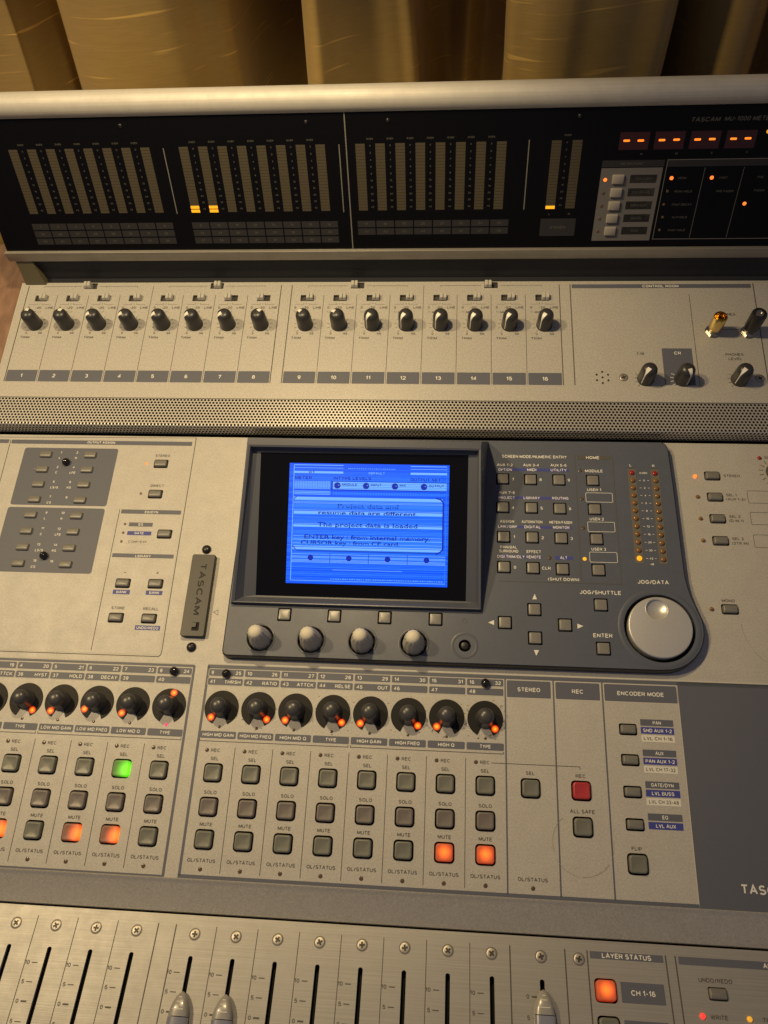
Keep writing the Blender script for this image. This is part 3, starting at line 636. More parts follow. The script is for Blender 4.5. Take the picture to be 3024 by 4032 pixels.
# ---- fader panel
def fu(i): return 25.4 * (i - 9) + (20.52 if i >= 9 else 9.72)
FC = list(range(4, 17)); holes = []
for i in FC: holes.append(ring2(rr(2.7, 113, 1.2, 0, 3, fu(i), -68)))
holes.append(ring2(rr(2.7, 113, 1.2, 0, 3, 226.9, -68)))
fkeys = [(262.5, -14.9), (262.5, -33.0)]
for u, v in fkeys: holes.append(ring2(rr(12.5, 12.1, 2.3, 0, 3, u, v)))
holes.append(ring2(rr(10.4, 6.6, 1.0, 0, 3, 324.5, -12.9)))
fp = plate('fader_panel', [(MU0, -185), (UR, -185), (UR, 10.2), (MU0, 10.2)], holes, 2.0, 'alu', con, FAD.M())
MB().box(MU0 + 1, -183, -25, UR - 1, 9, -5).build('panel_backing', 'black', con, FAD.M())
MB().box(MU0 + .5, -184, -92, UR - .5, 9, -25.5).build('front_chassis', 'case', con, FAD.M())
inst('layer_button', padmesh, 'Bhot', con, FAD.M(*fkeys[0]), 'glowing orange layer button for channels 1 to 16')
inst('layer_button', padmesh, 'cbtn', con, FAD.M(*fkeys[1]))
inst('push_button', kmesh, 'rbtn', con, FAD.M(324.5, -12.9))
inst('write_led', led_dome, 'Lred', con, FAD.M(314.2, -24), 'glowing red write lamp'); inst('trim_led', led_dome, 'Lyellow', con, FAD.M(339.5, -23.9), 'glowing yellow lamp')
# countersunk screws
head = MB().lathe([(3.05, -.3), (3.05, .10), (2.85, .28), (2.3, .38), (.02, .45)], 28, cap0=False).mesh('screw', 50)
seat = MB().path(circ(0, 0, 3.25, 28), .5, .05, True).mesh('screw_seat')
def cross(a, b2, z): return MB().add([(x, y, z) for x, y in [(-a, -b2), (a, -b2), (a, b2), (-a, b2)]] + [(x, y, z + .01) for x, y in [(-b2, -a), (b2, -a), (b2, a), (-b2, a)]], [(0, 1, 2, 3), (4, 5, 6, 7)])
crs = MB().rings([[(x, y, .30) for x, y in [(1.8, .62), (.62, .62), (.62, 1.8), (-.62, 1.8), (-.62, .62), (-1.8, .62), (-1.8, -.62), (-.62, -.62), (-.62, -1.8), (.62, -1.8), (.62, -.62), (1.8, -.62)]], [(x * .9, y * .9, .50) for x, y in [(1.8, .62), (.62, .62), (.62, 1.8), (-.62, 1.8), (-.62, .62), (-1.8, .62), (-1.8, -.62), (-.62, -.62), (-.62, -1.8), (.62, -1.8), (.62, -.62), (1.8, -.62)]]]).mesh('cross')
MT['crossdark'] = mat('cross_recess', (.05, .045, .04), .5, .3)
MT['seatdark'] = mat('countersink_shadow_gap', (.16, .15, .135), .5, .5)
for i in FC + [17, 18]:
    u = fu(i) if i < 17 else (227.0, 248.75)[i - 17]
    s_ = inst('screw', head, 'screw', con, FAD.M(u, 0)); rot = random.uniform(0, 1.57)
    inst('cross_recess', crs, 'crossdark', s_, FAD.M(u, 0, 0, rot)); inst('countersink', seat, 'seatdark', s_, FAD.M(u, 0))
pr = Print(FAD)
for i in FC:
    u = fu(i); f0 = u - 6.6
    for v, t, wd in ((-20.3, '10', .5), (-30.2, '5', .5), (-40.0, '0', .9), (-50.0, '5', .5)):
        pr.line('dtext', (f0 - 1.75, v), (f0 + 1.75, v), wd); pr.text('dtext', t, f0 - 3.1, v, 2.2, align='R')
    if i not in (8, 16): pr.line('dtext', (u + 12.7, 4.8), (u + 12.7, -125), .42)
for u in (fu(8) + 12.7, fu(9) - 12.4): pr.line('dtext', (u, 4.8), (u, -125), .65)
for v, t, wd in ((-20.3, '0', .9), (-30.5, '5', .5)): pr.line('dtext', (220.6, v), (224.0, v), wd); pr.text('dtext', t, 219.2, v, 2.2, align='R')
for u in (209.0, 240.8, 253.6, 298.2, 303.7): pr.line('dtext', (u, 4.8), (u, -125), .75)
pr.rect('glabel', 255.1, .8, 296.8, 4.6, .3); pr.text('wtext', 'LAYER STATUS', 276, 2.7, 2.6)
pr.rect('glabel', 305.4, .6, 420, 4.7, .3); pr.text('wtext', 'AUTOMATION', 352.5, 2.6, 2.6, align='L')
pr.rect('glabel', 271.0, -20.2, 295.2, -10.0, .4); pr.text('wtext', 'CH 1-16', 283.2, -15.1, 2.7)
pr.rect('glabel', 271.0, -38.5, 295.2, -28.4, .4); pr.text('wtext', 'CH 17-32', 283.2, -33.4, 2.7)
pr.text('dtext', 'UNDO/REDO', 324.3, -6.4, 2.2); pr.text('dtext', 'WRITE', 323.2, -24.1, 2.2); pr.text('dtext', 'TRIM', 346.5, -23.8, 2.2, align='L'); pr.text('dtext', 'READY', 323.2, -28.5, 2.2)
pr.emit(fp)
# fader caps
def fader_cap(u, vt):
    def sec(v, wd, hh, n=14):
        return [(wd / 2 * math.copysign(abs(math.cos(math.pi * j / n)) ** .75, math.cos(math.pi * j / n)), v, 2.0 + hh * math.sin(math.pi * j / n) ** .55) for j in range(n + 1)]
    L = 27.0
    def pr_(t): return (11.8 * math.sin(math.pi / 2 * min(1, t / .50)) ** .62, 4.6 * math.sin(math.pi / 2 * min(1, t / .34)) ** .6 * (1 - .22 * max(0, (t - .35)) / .65))
    def part(t0, t1, n, gro=0):
        rs = []
        for j in range(n + 1):
            t = max(.004, t0 + (t1 - t0) * j / n); a, hh = pr_(t); rs.append(list(reversed(sec(-t * L, a + gro, hh + gro / 2))))
        return MB().rings(rs).mesh('cap', 40)
    tip = inst('fader_cap', part(0, .46, 14), 'cap1', con, FAD.M(u, vt), 'smoky grey bullet shaped fader cap')
    inst('grip', part(.475, 1.0, 8, .3), 'cap2', tip, FAD.M(u, vt))
    for t, wd in ((.115, 1.9), (.20, 3.2), (.335, 6.4)):
        a, hh = pr_(t)
        MB().box(-wd / 2, -t * L - .22, hh * .6, wd / 2, -t * L + .22, 2.0 + hh + .10).build('marker_line', 'wlabel', tip, FAD.M(u, vt))
fader_cap(fu(9), -29.6); fader_cap(fu(10), -29.6); fader_cap(226.9, -16.6)

# ---- input panel (trims) with its slide switches
PT = 27.683
def tu(i): return 27.683 * (i - 9) + (47.50 if i >= 9 else 38.22)
holes = []
SW = []
for i in range(1, 17): SW.append((tu(i), -2.75, 0 if i in (7, 8) else 1))
for i, pos in ((2.5, 0), (6.5, .7), (10.5, 0), (14.5, 0)): SW.append((27.683 * (i - 9) + (47.5 if i > 9 else 38.22), 10.0, pos))
for u, v, pos in SW: holes.append(ring2(rr(11.3, 6.2, .5, 0, 2, u, v)))
for q in range(7):
    an = R_(60 * q + 30); rd = 0 if q == 6 else 5.0
    holes.append(circ(285.3 + rd * math.cos(an), -78.0 + rd * math.sin(an), .95, 12))
ip = plate('input_panel', [(UL, -99.6), (UR, -99.6), (UR, 13.6), (UL, 13.6)], holes, 1.6, 'paint2', con, TRM.M())
MB().box(UL + 2, -99, -30, UR - 2, 13, -6.5).build('panel_backing', 'black', con, TRM.M())
bed = MB().box(-5.8, -3.3, -3.4, 5.8, 3.3, -2.4).mesh('switch_bed')
def lever():
    mb = MB(); mb.box(-2.9, -2.6, -2.6, 2.9, 2.6, 1.2)
    for s_ in (-1.5, 1.5): mb.rings([rr(2.7, 5.0, .4, 1.0, 2, s_, 0), rr(2.7, 5.0, .4, 3.4, 2, s_, 0), rr(2.1, 4.3, .4, 3.9, 2, s_, 0)])
    return mb.mesh('lever', 40)
lev = lever()
for u, v, pos in SW:
    b_ = inst('slide_switch', bed, 'slot', con, TRM.M(u, v)); inst('switch_lever', lev, 'lever', b_, TRM.M(u - 2.4 + 4.8 * pos, v))
# knobs with a pointer that runs from the crown down the side
KP = [(6.5, 0), (6.5, .8), (6.3, 1.4), (6.2, 6), (6.05, 11), (5.95, 12.6), (5.65, 14.2), (5.0, 15.5), (3.9, 16.5), (2.2, 17.1), (.02, 17.25)]
tknob = MB().lathe(KP, 40).mesh('knob', 60)
def ptr():
    mb = MB(); rs = []
    pts = [(1.4, 17.25, 1.6), (2.6, 17.02, 1.5), (4.0, 16.5, 1.25), (5.1, 15.5, .95), (5.78, 14.2, .65), (6.08, 12.6, .45), (6.17, 11, .36), (6.32, 6, .32), (6.42, 2.0, .30)]
    vs = []; fs = []
    for r, z, hw in pts: vs += [(r, -hw, z + .05), (r, hw, z + .05)]
    for j in range(len(pts) - 1): fs.append((2 * j, 2 * j + 2, 2 * j + 3, 2 * j + 1))
    return MB().add(vs, fs).mesh('pointer', 60)
pmesh = ptr()
MT['pointer'] = mat('pointer_white', (.72, .71, .66), .4)
ANG = {1: 82, 2: 70, 3: 208, 4: 206, 5: 208, 6: 208, 7: 208, 8: 52, 9: 142, 10: 150}
def trim_knob(name, u, v, ang):
    k = inst(name, tknob, 'knob', con, TRM.M(u, v)); inst('pointer', pmesh, 'pointer', k, TRM.M(u, v, 0, R_(ang)))
for i in range(1, 17): trim_knob('trim_knob', tu(i) + .7, -29.6, ANG.get(i, 232))
trim_knob('talkback_knob', 317.6, -79.2, 232); trim_knob('control_room_knob', 345.4, -79.4, 288); trim_knob('phones_knob', 387.6, -79.2, 226)
for u in (301.2, 403.1):
    s_ = inst('screw', head, 'screw', con, TRM.M(u, -77.9)); inst('cross_recess', crs, 'crossdark', s_, TRM.M(u, -77.9, 0, .4)); inst('countersink', seat, 'seatdark', s_, TRM.M(u, -77.9))
pr = Print(TRM)
for i in range(1, 17):
    u = tu(i)
    pr.rect('glabel', u - 12.9, -85.2, u + 12.9, -74.3, .5); pr.text('wtext', str(i), u, -79.7, 3.3)
    for t, x, al in (('0', -9.2, 'C'), ('-20', -.6, 'C'), ('LINE', 9.2, 'C')): pr.text('dtext', t, u + x, -12.4, 2.3, align=al)
    pr.line('dtext', (u - 9.6, -9.2), (u - 2.6, -9.2), .22); pr.line('dtext', (u + 2.2, -9.2), (u + 9.6, -9.2), .22)
    for x in (-2.4, -.2, 2.0): pr.line('dtext', (u + x, -9.3), (u + x, -8.0), .35)
    pr.text('dtext', 'MIC', u - 4, -17, 2.1); pr.path('dtext', [(u - 9.6, -15.6), (u - 9.6, -16.9), (u - 7.4, -16.9)], .25); pr.path('dtext', [(u + 2.0, -15.6), (u + 2.0, -16.9), (u - .6, -16.9)], .25)
    pr.text('dtext', 'TRIM', u - 5.9, -42.3, 2.3, sx=1.1); pr.text('dtext', '0', u - 5.5, -38.0, 2.0); pr.text('dtext', '56', u + 6.6, -38.0, 2.0)
    for q in range(11):
        an = R_(225 - 27 * q); pr.line('dtext', (u + .6 + 7.4 * math.cos(an), -29.6 + 7.4 * math.sin(an)), (u + .6 + 9.5 * math.cos(an), -29.6 + 9.5 * math.sin(an)), .32)
    if i not in (8, 16): pr.line('dtext', (u + PT / 2, 9.8 if i in (4, 12) else .4), (u + PT / 2, -85), .38)
for u in (tu(1) - PT / 2 + .1, tu(8) + PT / 2, tu(9) - PT / 2, tu(16) + PT / 2): pr.line('dtext', (u, 10.4), (u, -85.2), .7)
pr.line('ltext', (UL + .35, 13.4), (UL + .35, -99), .6)
for g in range(4):
    a, b2 = tu(4 * g + 1), tu(4 * g + 4); c = (a + b2) / 2
    pr.path('dtext', [(a, 8.2), (a, 9.6), (c - 8, 9.6)], .3); pr.path('dtext', [(b2, 8.2), (b2, 9.6), (c + 8, 9.6)], .3)
    for q in (2, 3): pr.line('dtext', (tu(4 * g + q), 9.6), (tu(4 * g + q), 8.4), .3)
pr.rect('glabel', 265.3, 6.5, 406.9, 10.4, .3); pr.text('wtext', 'CONTROL ROOM', 336, 8.4, 2.5)
for u, a in ((263.9, 10.4), (408.7, 10.8)): pr.line('dtext', (u, a), (u, -85.2), .75)
pr.line('dtext', (357.8, .7), (357.8, -85), .4)
pr.rect('glabel', 332.0, -84.6, 354.9, -51.2, .3); pr.text('wtext', 'CR', 343.8, -55.6, 2.8)
for q in range(4):
    an = R_(150 + 20 * q); pr.line('wtext', (346.6 + 8.0 * math.cos(an), -79.4 + 8.0 * math.sin(an)), (346.6 + 10.6 * math.cos(an), -79.4 + 10.6 * math.sin(an)), .4)
for kc_, n_ in ((318.6, 4), (388.6, 4)):
    for q in range(n_): an = R_(150 + 24 * q); pr.line('dtext', (kc_ + 7.6 * math.cos(an), -79.2 + 7.6 * math.sin(an)), (kc_ + 9.8 * math.cos(an), -79.2 + 9.8 * math.sin(an)), .4)
pr.text('dtext', 'T/B', 315.3, -56.2, 2.4); pr.text('dtext', 'PHONES', 386.6, -56.6, 2.4); pr.text('dtext', 'LEVEL', 386.9, -60.6, 2.4)
pr.text('dtext', 'PHONES', 384.8, -19.2, 2.4); pr.line('dtext', (373, -33.6), (399, -33.6), .35)
pr.emit(ip)

# headphone adaptors standing in the two sockets
def hexnut(parent, u, v):
    nt_ = MB().lathe([(5.4, 0), (5.4, 1.4), (4.9, 1.8), (3.6, 1.9)], 6); nt_.lathe([(6.2, 0), (6.2, .35), (4, .4)], 24)
    nt_.lathe([(3.7, 1.5), (3.7, 3.0), (3.2, 3.2)], 24); return nt_.build('jack_nut', 'nut', parent, TRM.M(u, v), 30)
for u, v in ((372.6, -35.6), (399.6, -36.0)): hexnut(con, u, v)
g = thing('jack_adaptor', 'gold plated metal headphone adaptor standing in a socket beside a black one', 'adaptor', TRM.M(372.6, -35.6, 3.2), 'adaptors in the headphone sockets')
MB().lathe([(3.3, 0), (3.4, 2.2), (4.9, 3.0), (5.2, 3.6), (5.2, 15.6), (5.0, 16.2), (4.4, 16.3), (4.2, 15.6), (4.0, 7.0), (.02, 7.0)], 32).build('sleeve', 'gold', g, TRM.M(372.6, -35.6, 3.2), 35)
MB().lathe([(1.9, 0), (1.9, .3), (.02, .3)], 14).build('socket_hole', 'black', g, TRM.M(372.6, -35.6, 10.25))
g = thing('jack_adaptor', 'black plastic headphone adaptor with metal ring standing beside a gold one', 'adaptor', TRM.M(399.6, -36.0, 3.2), 'adaptors in the headphone sockets')
MB().lathe([(3.1, 0), (3.2, 2.6)], 24).build('plug_shaft', 'nut', g, TRM.M(399.6, -36, 3.2), 35)
MB().lathe([(4.6, 2.4), (5.3, 3.0), (5.6, 6), (5.8, 19.2), (5.5, 20.4), (4.6, 20.8), (2.9, 20.7), (2.8, 17.0)], 32).build('sleeve', 'bplastic', g, TRM.M(399.6, -36, 3.2), 35)
MB().lathe([(2.9, 20.2), (2.9, 21.0), (1.8, 21.0), (1.7, 17.6), (.02, 17.6)], 24).build('contact_ring', 'nut', g, TRM.M(399.6, -36, 3.2), 35)

# ---- perforated grille: flat, then rolled down to the channel panel
def grille():
    PX, PY, RH = 2.80, 2.44, .99
    # profile in panel coordinates (y, z of the middle frame)
    th = TRM.th; A = TRM.o + TRM.v * -99.8; Bv = TRM.o + TRM.v * -122.6
    pts = [(A.y, A.z - .5), (Bv.y, Bv.z - .5)]
    rb = 2.6; cy, cz = Bv.y, Bv.z - .5 - rb
    for j in range(1, 9):
        a = R_(90 + 78 * j / 8) ; pts.append((cy + rb * math.cos(a), cz + rb * math.sin(a)))
    e = pts[-1]; pts.append((e[0] - 1.2, -1.2))
    Ls = [0]
    for p, q in zip(pts, pts[1:]): Ls.append(Ls[-1] + math.hypot(q[0] - p[0], q[1] - p[1]))
    def at(b2, dep=0.0):
        b2 = min(max(b2, 0), Ls[-1] - 1e-6)
        for j in range(len(pts) - 1):
            if Ls[j + 1] >= b2:
                t = (b2 - Ls[j]) / (Ls[j + 1] - Ls[j]); p, q = pts[j], pts[j + 1]
                d = ((q[0] - p[0]) / (Ls[j + 1] - Ls[j]), (q[1] - p[1]) / (Ls[j + 1] - Ls[j]))
                return (p[0] + (q[0] - p[0]) * t + d[1] * -dep * -1 * -1, p[1] + (q[1] - p[1]) * t + d[0] * dep)
    rows = int((Ls[-1] - .9) / PY); n0 = int((UR - UL) / PX)
    vs = []; fs = []
    K = 12
    for r in range(rows):
        bc = 1.2 + r * PY
        for c in range(n0):
            ac = UL + PX * (c + .5 + (.5 if r % 2 else 0))
            base = len(vs)
            for k in range(K):                 # outer: cell outline (hexagon sampled at 12), inner: hole, then the hole's wall
                a = 2 * math.pi * k / K + math.pi / 6
                # hexagon with pointy top
                sect_ = (a - math.pi / 6) % (math.pi / 3) - math.pi / 6
                ro = (PX / 2) / math.cos((a % (math.pi / 3)) - 0 if False else ((a + math.pi / 6) % (math.pi / 3) - math.pi / 6))
                x, b2 = ac + ro * math.cos(a), bc + ro * math.sin(a); y, z = at(b2); vs.append((x, y, z))
            for k in range(K):
                a = 2 * math.pi * k / K + math.pi / 6
                x, b2 = ac + RH * math.cos(a), bc + RH * math.sin(a); y, z = at(b2); vs.append((x, y, z))
            for k in range(K):
                a = 2 * math.pi * k / K + math.pi / 6
                x, b2 = ac + RH * math.cos(a), bc + RH * math.sin(a); y, z = at(b2)
                vs.append((x, y + (.35 if b2 > 24.5 else 0), z - (.7 if b2 < 26 else .2)))
            for k in range(K):
                k2 = (k + 1) % K
                fs.append((base + k2, base + k, base + K + k, base + K + k2)); fs.append((base + K + k2, base + K + k, base + 2 * K + k, base + 2 * K + k2))
    o = MB().add(vs, fs).build('speaker_grille', 'grille', con, MID.M()); o['kind'] = 'stuff'
    MB().box(UL + 1, 241.5, -10, UR - 1, A.y + 1, 3.0).build('grille_backing', 'black', con, MID.M())
grille()

# ---- display housing
Dl = [(13.9, 234.5), (13.9, 66), (14.6, 63.6), (17.0, 62.0), (309, 62.0)]
for q in range(1, 11):
    a = R_(-90 + q * 11.5); Dl.append((311.8 + 29.6 * math.cos(a), 91.6 + 29.6 * math.sin(a)))
Dl += [(337.3, 108.2), (335.4, 114.0), (333.7, 121), (332.6, 130), (332.2, 154), (331.6, 200), (330.8, 228), (329.6, 232.6), (326.5, 235.2)]
cen = Vector((180, 150))
def inset(pts, d):
    n = len(pts); out = []
    for i in range(n):
        a, b2, c = Vector(pts[i - 1]), Vector(pts[i]), Vector(pts[(i + 1) % n])
        d1 = (b2 - a).normalized(); d2 = (c - b2).normalized(); t = (d1 + d2).normalized(); nn = Vector((-t.y, t.x))
        cs = max(.5, nn.dot(Vector((-d2.y, d2.x)))); q = b2 + nn * (d / cs); out.append((q.x, q.y))
    return out
hol = []
SK = [(39.7 + 35.55 * q, 75.1) for q in range(4)]; SQ = [(55.1 + 35.25 * q, 92.5) for q in range(4)]
for u, v in SK: hol.append(circ(u, v, 9.3, 32))
hol.append(circ(181.05, 74.7, 4.2, 24)); hol.append(circ(jogc[0], jogc[1], 23.6, 48))
def Hh(x, y): return DSP.uv('H', x, y)
sq = [Hh(*p) for p in [(215, 342), (397, 346), (582, 349), (216, 527), (402, 531), (588, 536), (221, 720), (407, 724), (597, 729), (223, 917), (413, 924), (606, 931),
      (803, 352), (815, 540), (828, 735), (841, 937), (422, 1195), (229, 1280), (623, 1296), (427, 1381), (856, 1165), (873, 1450)]]
for u, v in SQ + sq: hol.append(ring2(rr(9.8, 9.5, .7, 0, 2, u, v)))
top = plate('display_housing', inset(Dl, .9), hol, 1.5, 'housing', con, DSP.M())
skirt = MB(); o7 = inset(Dl, .9); rs = [[(x, y, -7.3) for x, y in inset(Dl, -.5)], [(x, y, -.9) for x, y in Dl], [(x, y, -.3) for x, y in inset(Dl, .25)], [(x, y, .0) for x, y in o7]]
skirt.rings(rs, False, False); skirt.build('housing_skirt', 'bplastic', top, DSP.M(), 40)  # black here paints in the shade on the housing's camera-facing edge
MB().rings([[(x, y, -6.6) for x, y in inset(Dl, 3)], [(x, y, -5.6) for x, y in inset(Dl, 3)]]).build('housing_backing', 'black', top, DSP.M())
sqmesh = MB().rings([rr(7.9, 7.6, .5, -4.5, 2), rr(7.9, 7.6, .5, .4, 2), rr(7.5, 7.2, .5, .8, 2), rr(5.5, 5.2, .4, 1.05, 2)]).mesh('key', 40)
for u, v in SQ: inst('soft_key', sqmesh, 'sbtn', con, DSP.M(u, v))
for u, v in sq: inst('square_button', sqmesh, 'sbtn', con, DSP.M(u, v))
# soft knobs: ribbed skirt with a pale scalloped cap
def scallop(r, z, n=48, amp=.18, lobes=12): return [((r + amp * math.cos(lobes * 2 * math.pi * j / n)) * math.cos(2 * math.pi * j / n), (r + amp * math.cos(lobes * 2 * math.pi * j / n)) * math.sin(2 * math.pi * j / n), z) for j in range(n)]
skirtm = MB().rings([scallop(7.7, -5), scallop(7.6, -1), scallop(7.1, 4), scallop(5.5, 13.5), scallop(5.0, 15.0)]).mesh('skirt', 40)
capm = MB().rings([scallop(5.25, 14.2, amp=.45), scallop(5.1, 15.4, amp=.3), scallop(4.85, 16.6, amp=.12), scallop(4.3, 17.8, amp=0), scallop(3.3, 18.9, amp=0), scallop(1.8, 19.5, amp=0), scallop(.02, 19.7, amp=0)]).mesh('cap', 60)
ringm = MB().lathe([(9.3, -3.5), (9.3, -.1), (9.6, .15), (10.4, .15), (10.7, .0)], 40, cap0=False, cap1=False).mesh('ring', 40)
for u, v in SK:
    b_ = inst('soft_knob', skirtm, 'ivory2', con, DSP.M(u, v)); inst('knob_cap', capm, 'ivory', b_, DSP.M(u, v, 0, .1)); inst('knob_well', ringm, 'hood', b_, DSP.M(u, v))
MB().lathe([(4.2, -5), (4.2, -1.2), (5.2, -.2), (8.6, .12), (9.3, .0)], 40, cap0=False, cap1=False).build('contrast_dial', 'hood', con, DSP.M(181.05, 74.7), 60)
MB().lathe([(2.9, -5), (2.9, -1.0), (2.4, -.2), (.02, .1)], 24).build('contrast_shaft', 'bplastic', con, DSP.M(181.05, 74.7), 40)
# jog wheel with finger dimple
well = MB().lathe([(23.6, -5.5), (23.6, -.8), (23.9, .1), (25.4, .35), (27.0, .2), (27.6, .02)], 64, cap0=False, cap1=False).build('jog_well', 'housing', con, DSP.M(*jogc), 50)
def jog():
    n = 64; prof = [(20.9, -5.5), (21.3, .6), (21.2, 1.8), (20.7, 2.5), (19.6, 2.9), (14, 3.4), (7, 3.7), (2.0, 3.75)]
    mb = MB()
    # fine grid disc so the dimple can be pressed in
    dx, dy, dr = -1.6, 12.0, 6.4; NR = 60; NA = 160
    rings = [[(r * math.cos(2 * math.pi * j / NA), r * math.sin(2 * math.pi * j / NA), z) for j in range(NA)] for r, z in prof[:4]]
    for q in range(1, NR):
        r = 20.7 * (1 - q / NR); rg = []
        for j in range(NA):
            x, y = r * math.cos(2 * math.pi * j / NA), r * math.sin(2 * math.pi * j / NA)
            z = 2.5 + 1.15 * (1 - (r / 20.7) ** 2); dd = math.hypot(x - dx, y - dy)
            if dd < 7.2: z -= .4 + 2.6 * (1 - (dd / 7.2) ** 2)
            rg.append((x, y, z))
        rings.append(rg)
    mb.rings(rings); return mb.mesh('jog_wheel', 50)
jw = inst('jog_wheel', jog(), 'jog', con, DSP.M(*jogc))
dc = (jogc[0] - 1.6, jogc[1] + 12.0)
MB().lathe([(7.9, -.35), (7.7, .18), (7.4, .26), (7.1, .05), (6.8, -.5)], 48, cap0=False, cap1=False).build('dimple_rim', 'jog', jw, DSP.M(*dc, 3.22), 60)

# hood round the screen
SM = SCR.M()
rim = [(25.2, 107.0), (189.7, 106.2), (191.5, -5.0), (17.8, -5.0)]
RH_ = 6.2
gl = [(32.9, 102.4), (181.5, 102.4), (181.5, -.2), (32.9, -.2)]
def toW(p): return SM @ Vector((p[0] * S, p[1] * S, p[2] * S))
hood = MB()
inn = [(26.4, 105.6), (188.6, 105.0), (190.2, -4.4), (19.2, -4.4)]
wb = [(27.4, 104.2), (187.6, 103.8), (188.4, -1.2), (24.2, -1.2)]
dn = DSP.M().inverted()
def onhousing(u, v, z=-.1): q = SM.inverted() @ DSP.M(u, v, z).translation; return (q.x / S, q.y / S, q.z / S)
foot = [onhousing(15.2, 233.6), onhousing(197.5, 233.4), onhousing(192.8, 99.3), onhousing(15.8, 99.3)]
shoulder = [(24.2, 112.0, RH_ - .4), (190.2, 111.0, RH_ - .4), (191.9, -5.4, RH_ - .6), (16.7, -5.4, RH_ - .6)]
hood.rings([foot, shoulder, [(x, y, RH_) for x, y in rim], [(x, y, RH_ - .3) for x, y in inn], [(x, y, .5) for x, y in wb], [(x, y, .15) for x, y in gl]], False, False)
hd = hood.build('display_hood', 'hood', con, SM)
for q in range(26):                           # vents along the hood's back
    t = (q + .5) / 26; a = Vector(shoulder[0]).lerp(Vector(shoulder[1]), .04 + .92 * t); b2 = Vector(foot[0]).lerp(Vector(foot[1]), .04 + .92 * t)
    p1 = a.lerp(b2, .10); p2 = a.lerp(b2, .42); nrm = Vector((0, .75, .66)) * .25
    MB().add([tuple(p1 + Vector((-1.5, 0, 0)) + nrm), tuple(p1 + Vector((1.5, 0, 0)) + nrm), tuple(p2 + Vector((1.5, 0, 0)) + nrm), tuple(p2 + Vector((-1.5, 0, 0)) + nrm)], [(0, 1, 2, 3)]).build('vent_slot', 'black', hd, SM)
gm = MB().poly([(gl[0][0] - .3, gl[0][1] + .3), (gl[3][0] - .3, gl[3][1] - .3), (gl[2][0] + .3, gl[2][1] - .3), (gl[1][0] + .3, gl[1][1] + .3)], .05)
scrn = gm.build('screen_glass', 'glass', con, SM)
# picture on the LCD
X0, Y1, LW, LH = 54.2, 95.0, 114.2, 85.8
def sx(s_): return X0 + LW * s_
def sy(t_): return Y1 - LH * t_
def lrect(mb, s0, t0, s1, t1, z): mb.poly([(sx(s0), sy(t1)), (sx(s1), sy(t1)), (sx(s1), sy(t0)), (sx(s0), sy(t0))], z)
bl = MB(); lrect(bl, 0, 0, 1, 1, .12); bl.build('lcd_backlight', 'lcdblue', scrn, SM)
li, mi, dk = MB(), MB(), MB()
lrect(li, .027, .015, .031, .975, .20); lrect(li, .027, .972, .985, .976, .20); lrect(mi, .982, .02, .985, .97, .18)
for a, b2 in ((.03, .34), (.76, .985)): lrect(li, a, .012, b2, .018, .2); lrect(li, a, .036, b2, .040, .2); lrect(li, a, .066, b2, .084, .2)
for q in range(26): lrect(li, .37 + q * .0115, .038, .377 + q * .0115 + random.uniform(-.003, .001), .043, .2)
for q in range(6): lrect(mi, .03, .10 + q * .0075, .95, .103 + q * .0075, .16)
set_text(li, 'DEFAULT', sx(.55), sy(.077), 1.5, .22, sx=1.2); set_text(dk, '01', sx(.14), sy(.075), 1.5, .24, sx=2)
set_text(dk, 'METER', sx(.035), sy(.122), 2.2, .24, 'L', sx=1.2); set_text(dk, 'INTYPE LEVELS', sx(.28), sy(.122), 2.2, .24, 'L', sx=1.15); set_text(dk, 'OUTPUT SET', sx(.76), sy(.125), 2.2, .24, 'L', sx=1.1)
for q in range(8): lrect(li, .035, .150 + q * .0085, .262, .1545 + q * .0085, .19)
for q in range(14): lrect(mi, .05 + q * .016, .148, .053 + q * .016, .215, .195)
lrect(li, .275, .152, .985, .214, .18)
for q in range(4): lrect(mi, .275, .162 + q * .014, .985, .166 + q * .014, .19)
lrect(dk, .268, .146, .276, .222, .21); lrect(dk, .268, .217, .985, .223, .21); lrect(dk, .268, .146, .985, .150, .21)
for s_, t_ in ((.305, 'MODULE'), (.485, 'INPUT'), (.665, 'MIX'), (.845, 'OUTPUT')):
    dk.poly(circ(sx(s_), sy(.183), 2.3, 20), .25); set_text(dk, t_, sx(s_ + .03), sy(.175), 1.7, .24, 'L', sx=1.1)
    lrect(li, s_ + .004, .178, s_ + .013, .182, .27)
for q in range(3): lrect(li, .035, .232 + q * .012, .262, .237 + q * .012, .19)
for q in range(70): lrect(mi, .28 + q * .010, .238, .285 + q * .010, .262, .17)
t = .02
while t < .99:
    if random.random() < .6: lrect(mi, .0, t, 1.0, t + random.choice((.003, .004)), .14)
    t += .010
# rolling bands of light across the message window
t = .282
pat = [(.012, 1), (.018, 0)]
gaps = [(.428, .444), (.532, .556), (.722, .738)]
while t < .715:
    hgt = random.choice((.004, .005, .006, .008))
    if not any(a < t < b2 for a, b2 in gaps): lrect(li if random.random() < .55 else mi, .035, t, .962, t + hgt, .18)
    t += hgt + random.choice((.0040, .0050, .0065))
for a, b2 in ((.284, .306), (.408, .426), (.512, .531), (.700, .718)): lrect(li, .035, a, .962, b2, .185)
t = .744
while t < .828:
    lrect(li if random.random() < .6 else mi, .03, t, .985, t + .0045, .18); t += .0095
for s_ in (.15, .39, .63, .87): dk.poly(circ(sx(s_), sy(.785), 2.0, 20), .24)
for s_ in (.27, .51, .75): lrect(dk, s_, .745, s_ + .003, .83, .22)
lrect(mi, .03, .863, .985, .867, .18); lrect(li, .29, .880, .72, .884, .2); lrect(mi, .03, .915, .985, .918, .18)
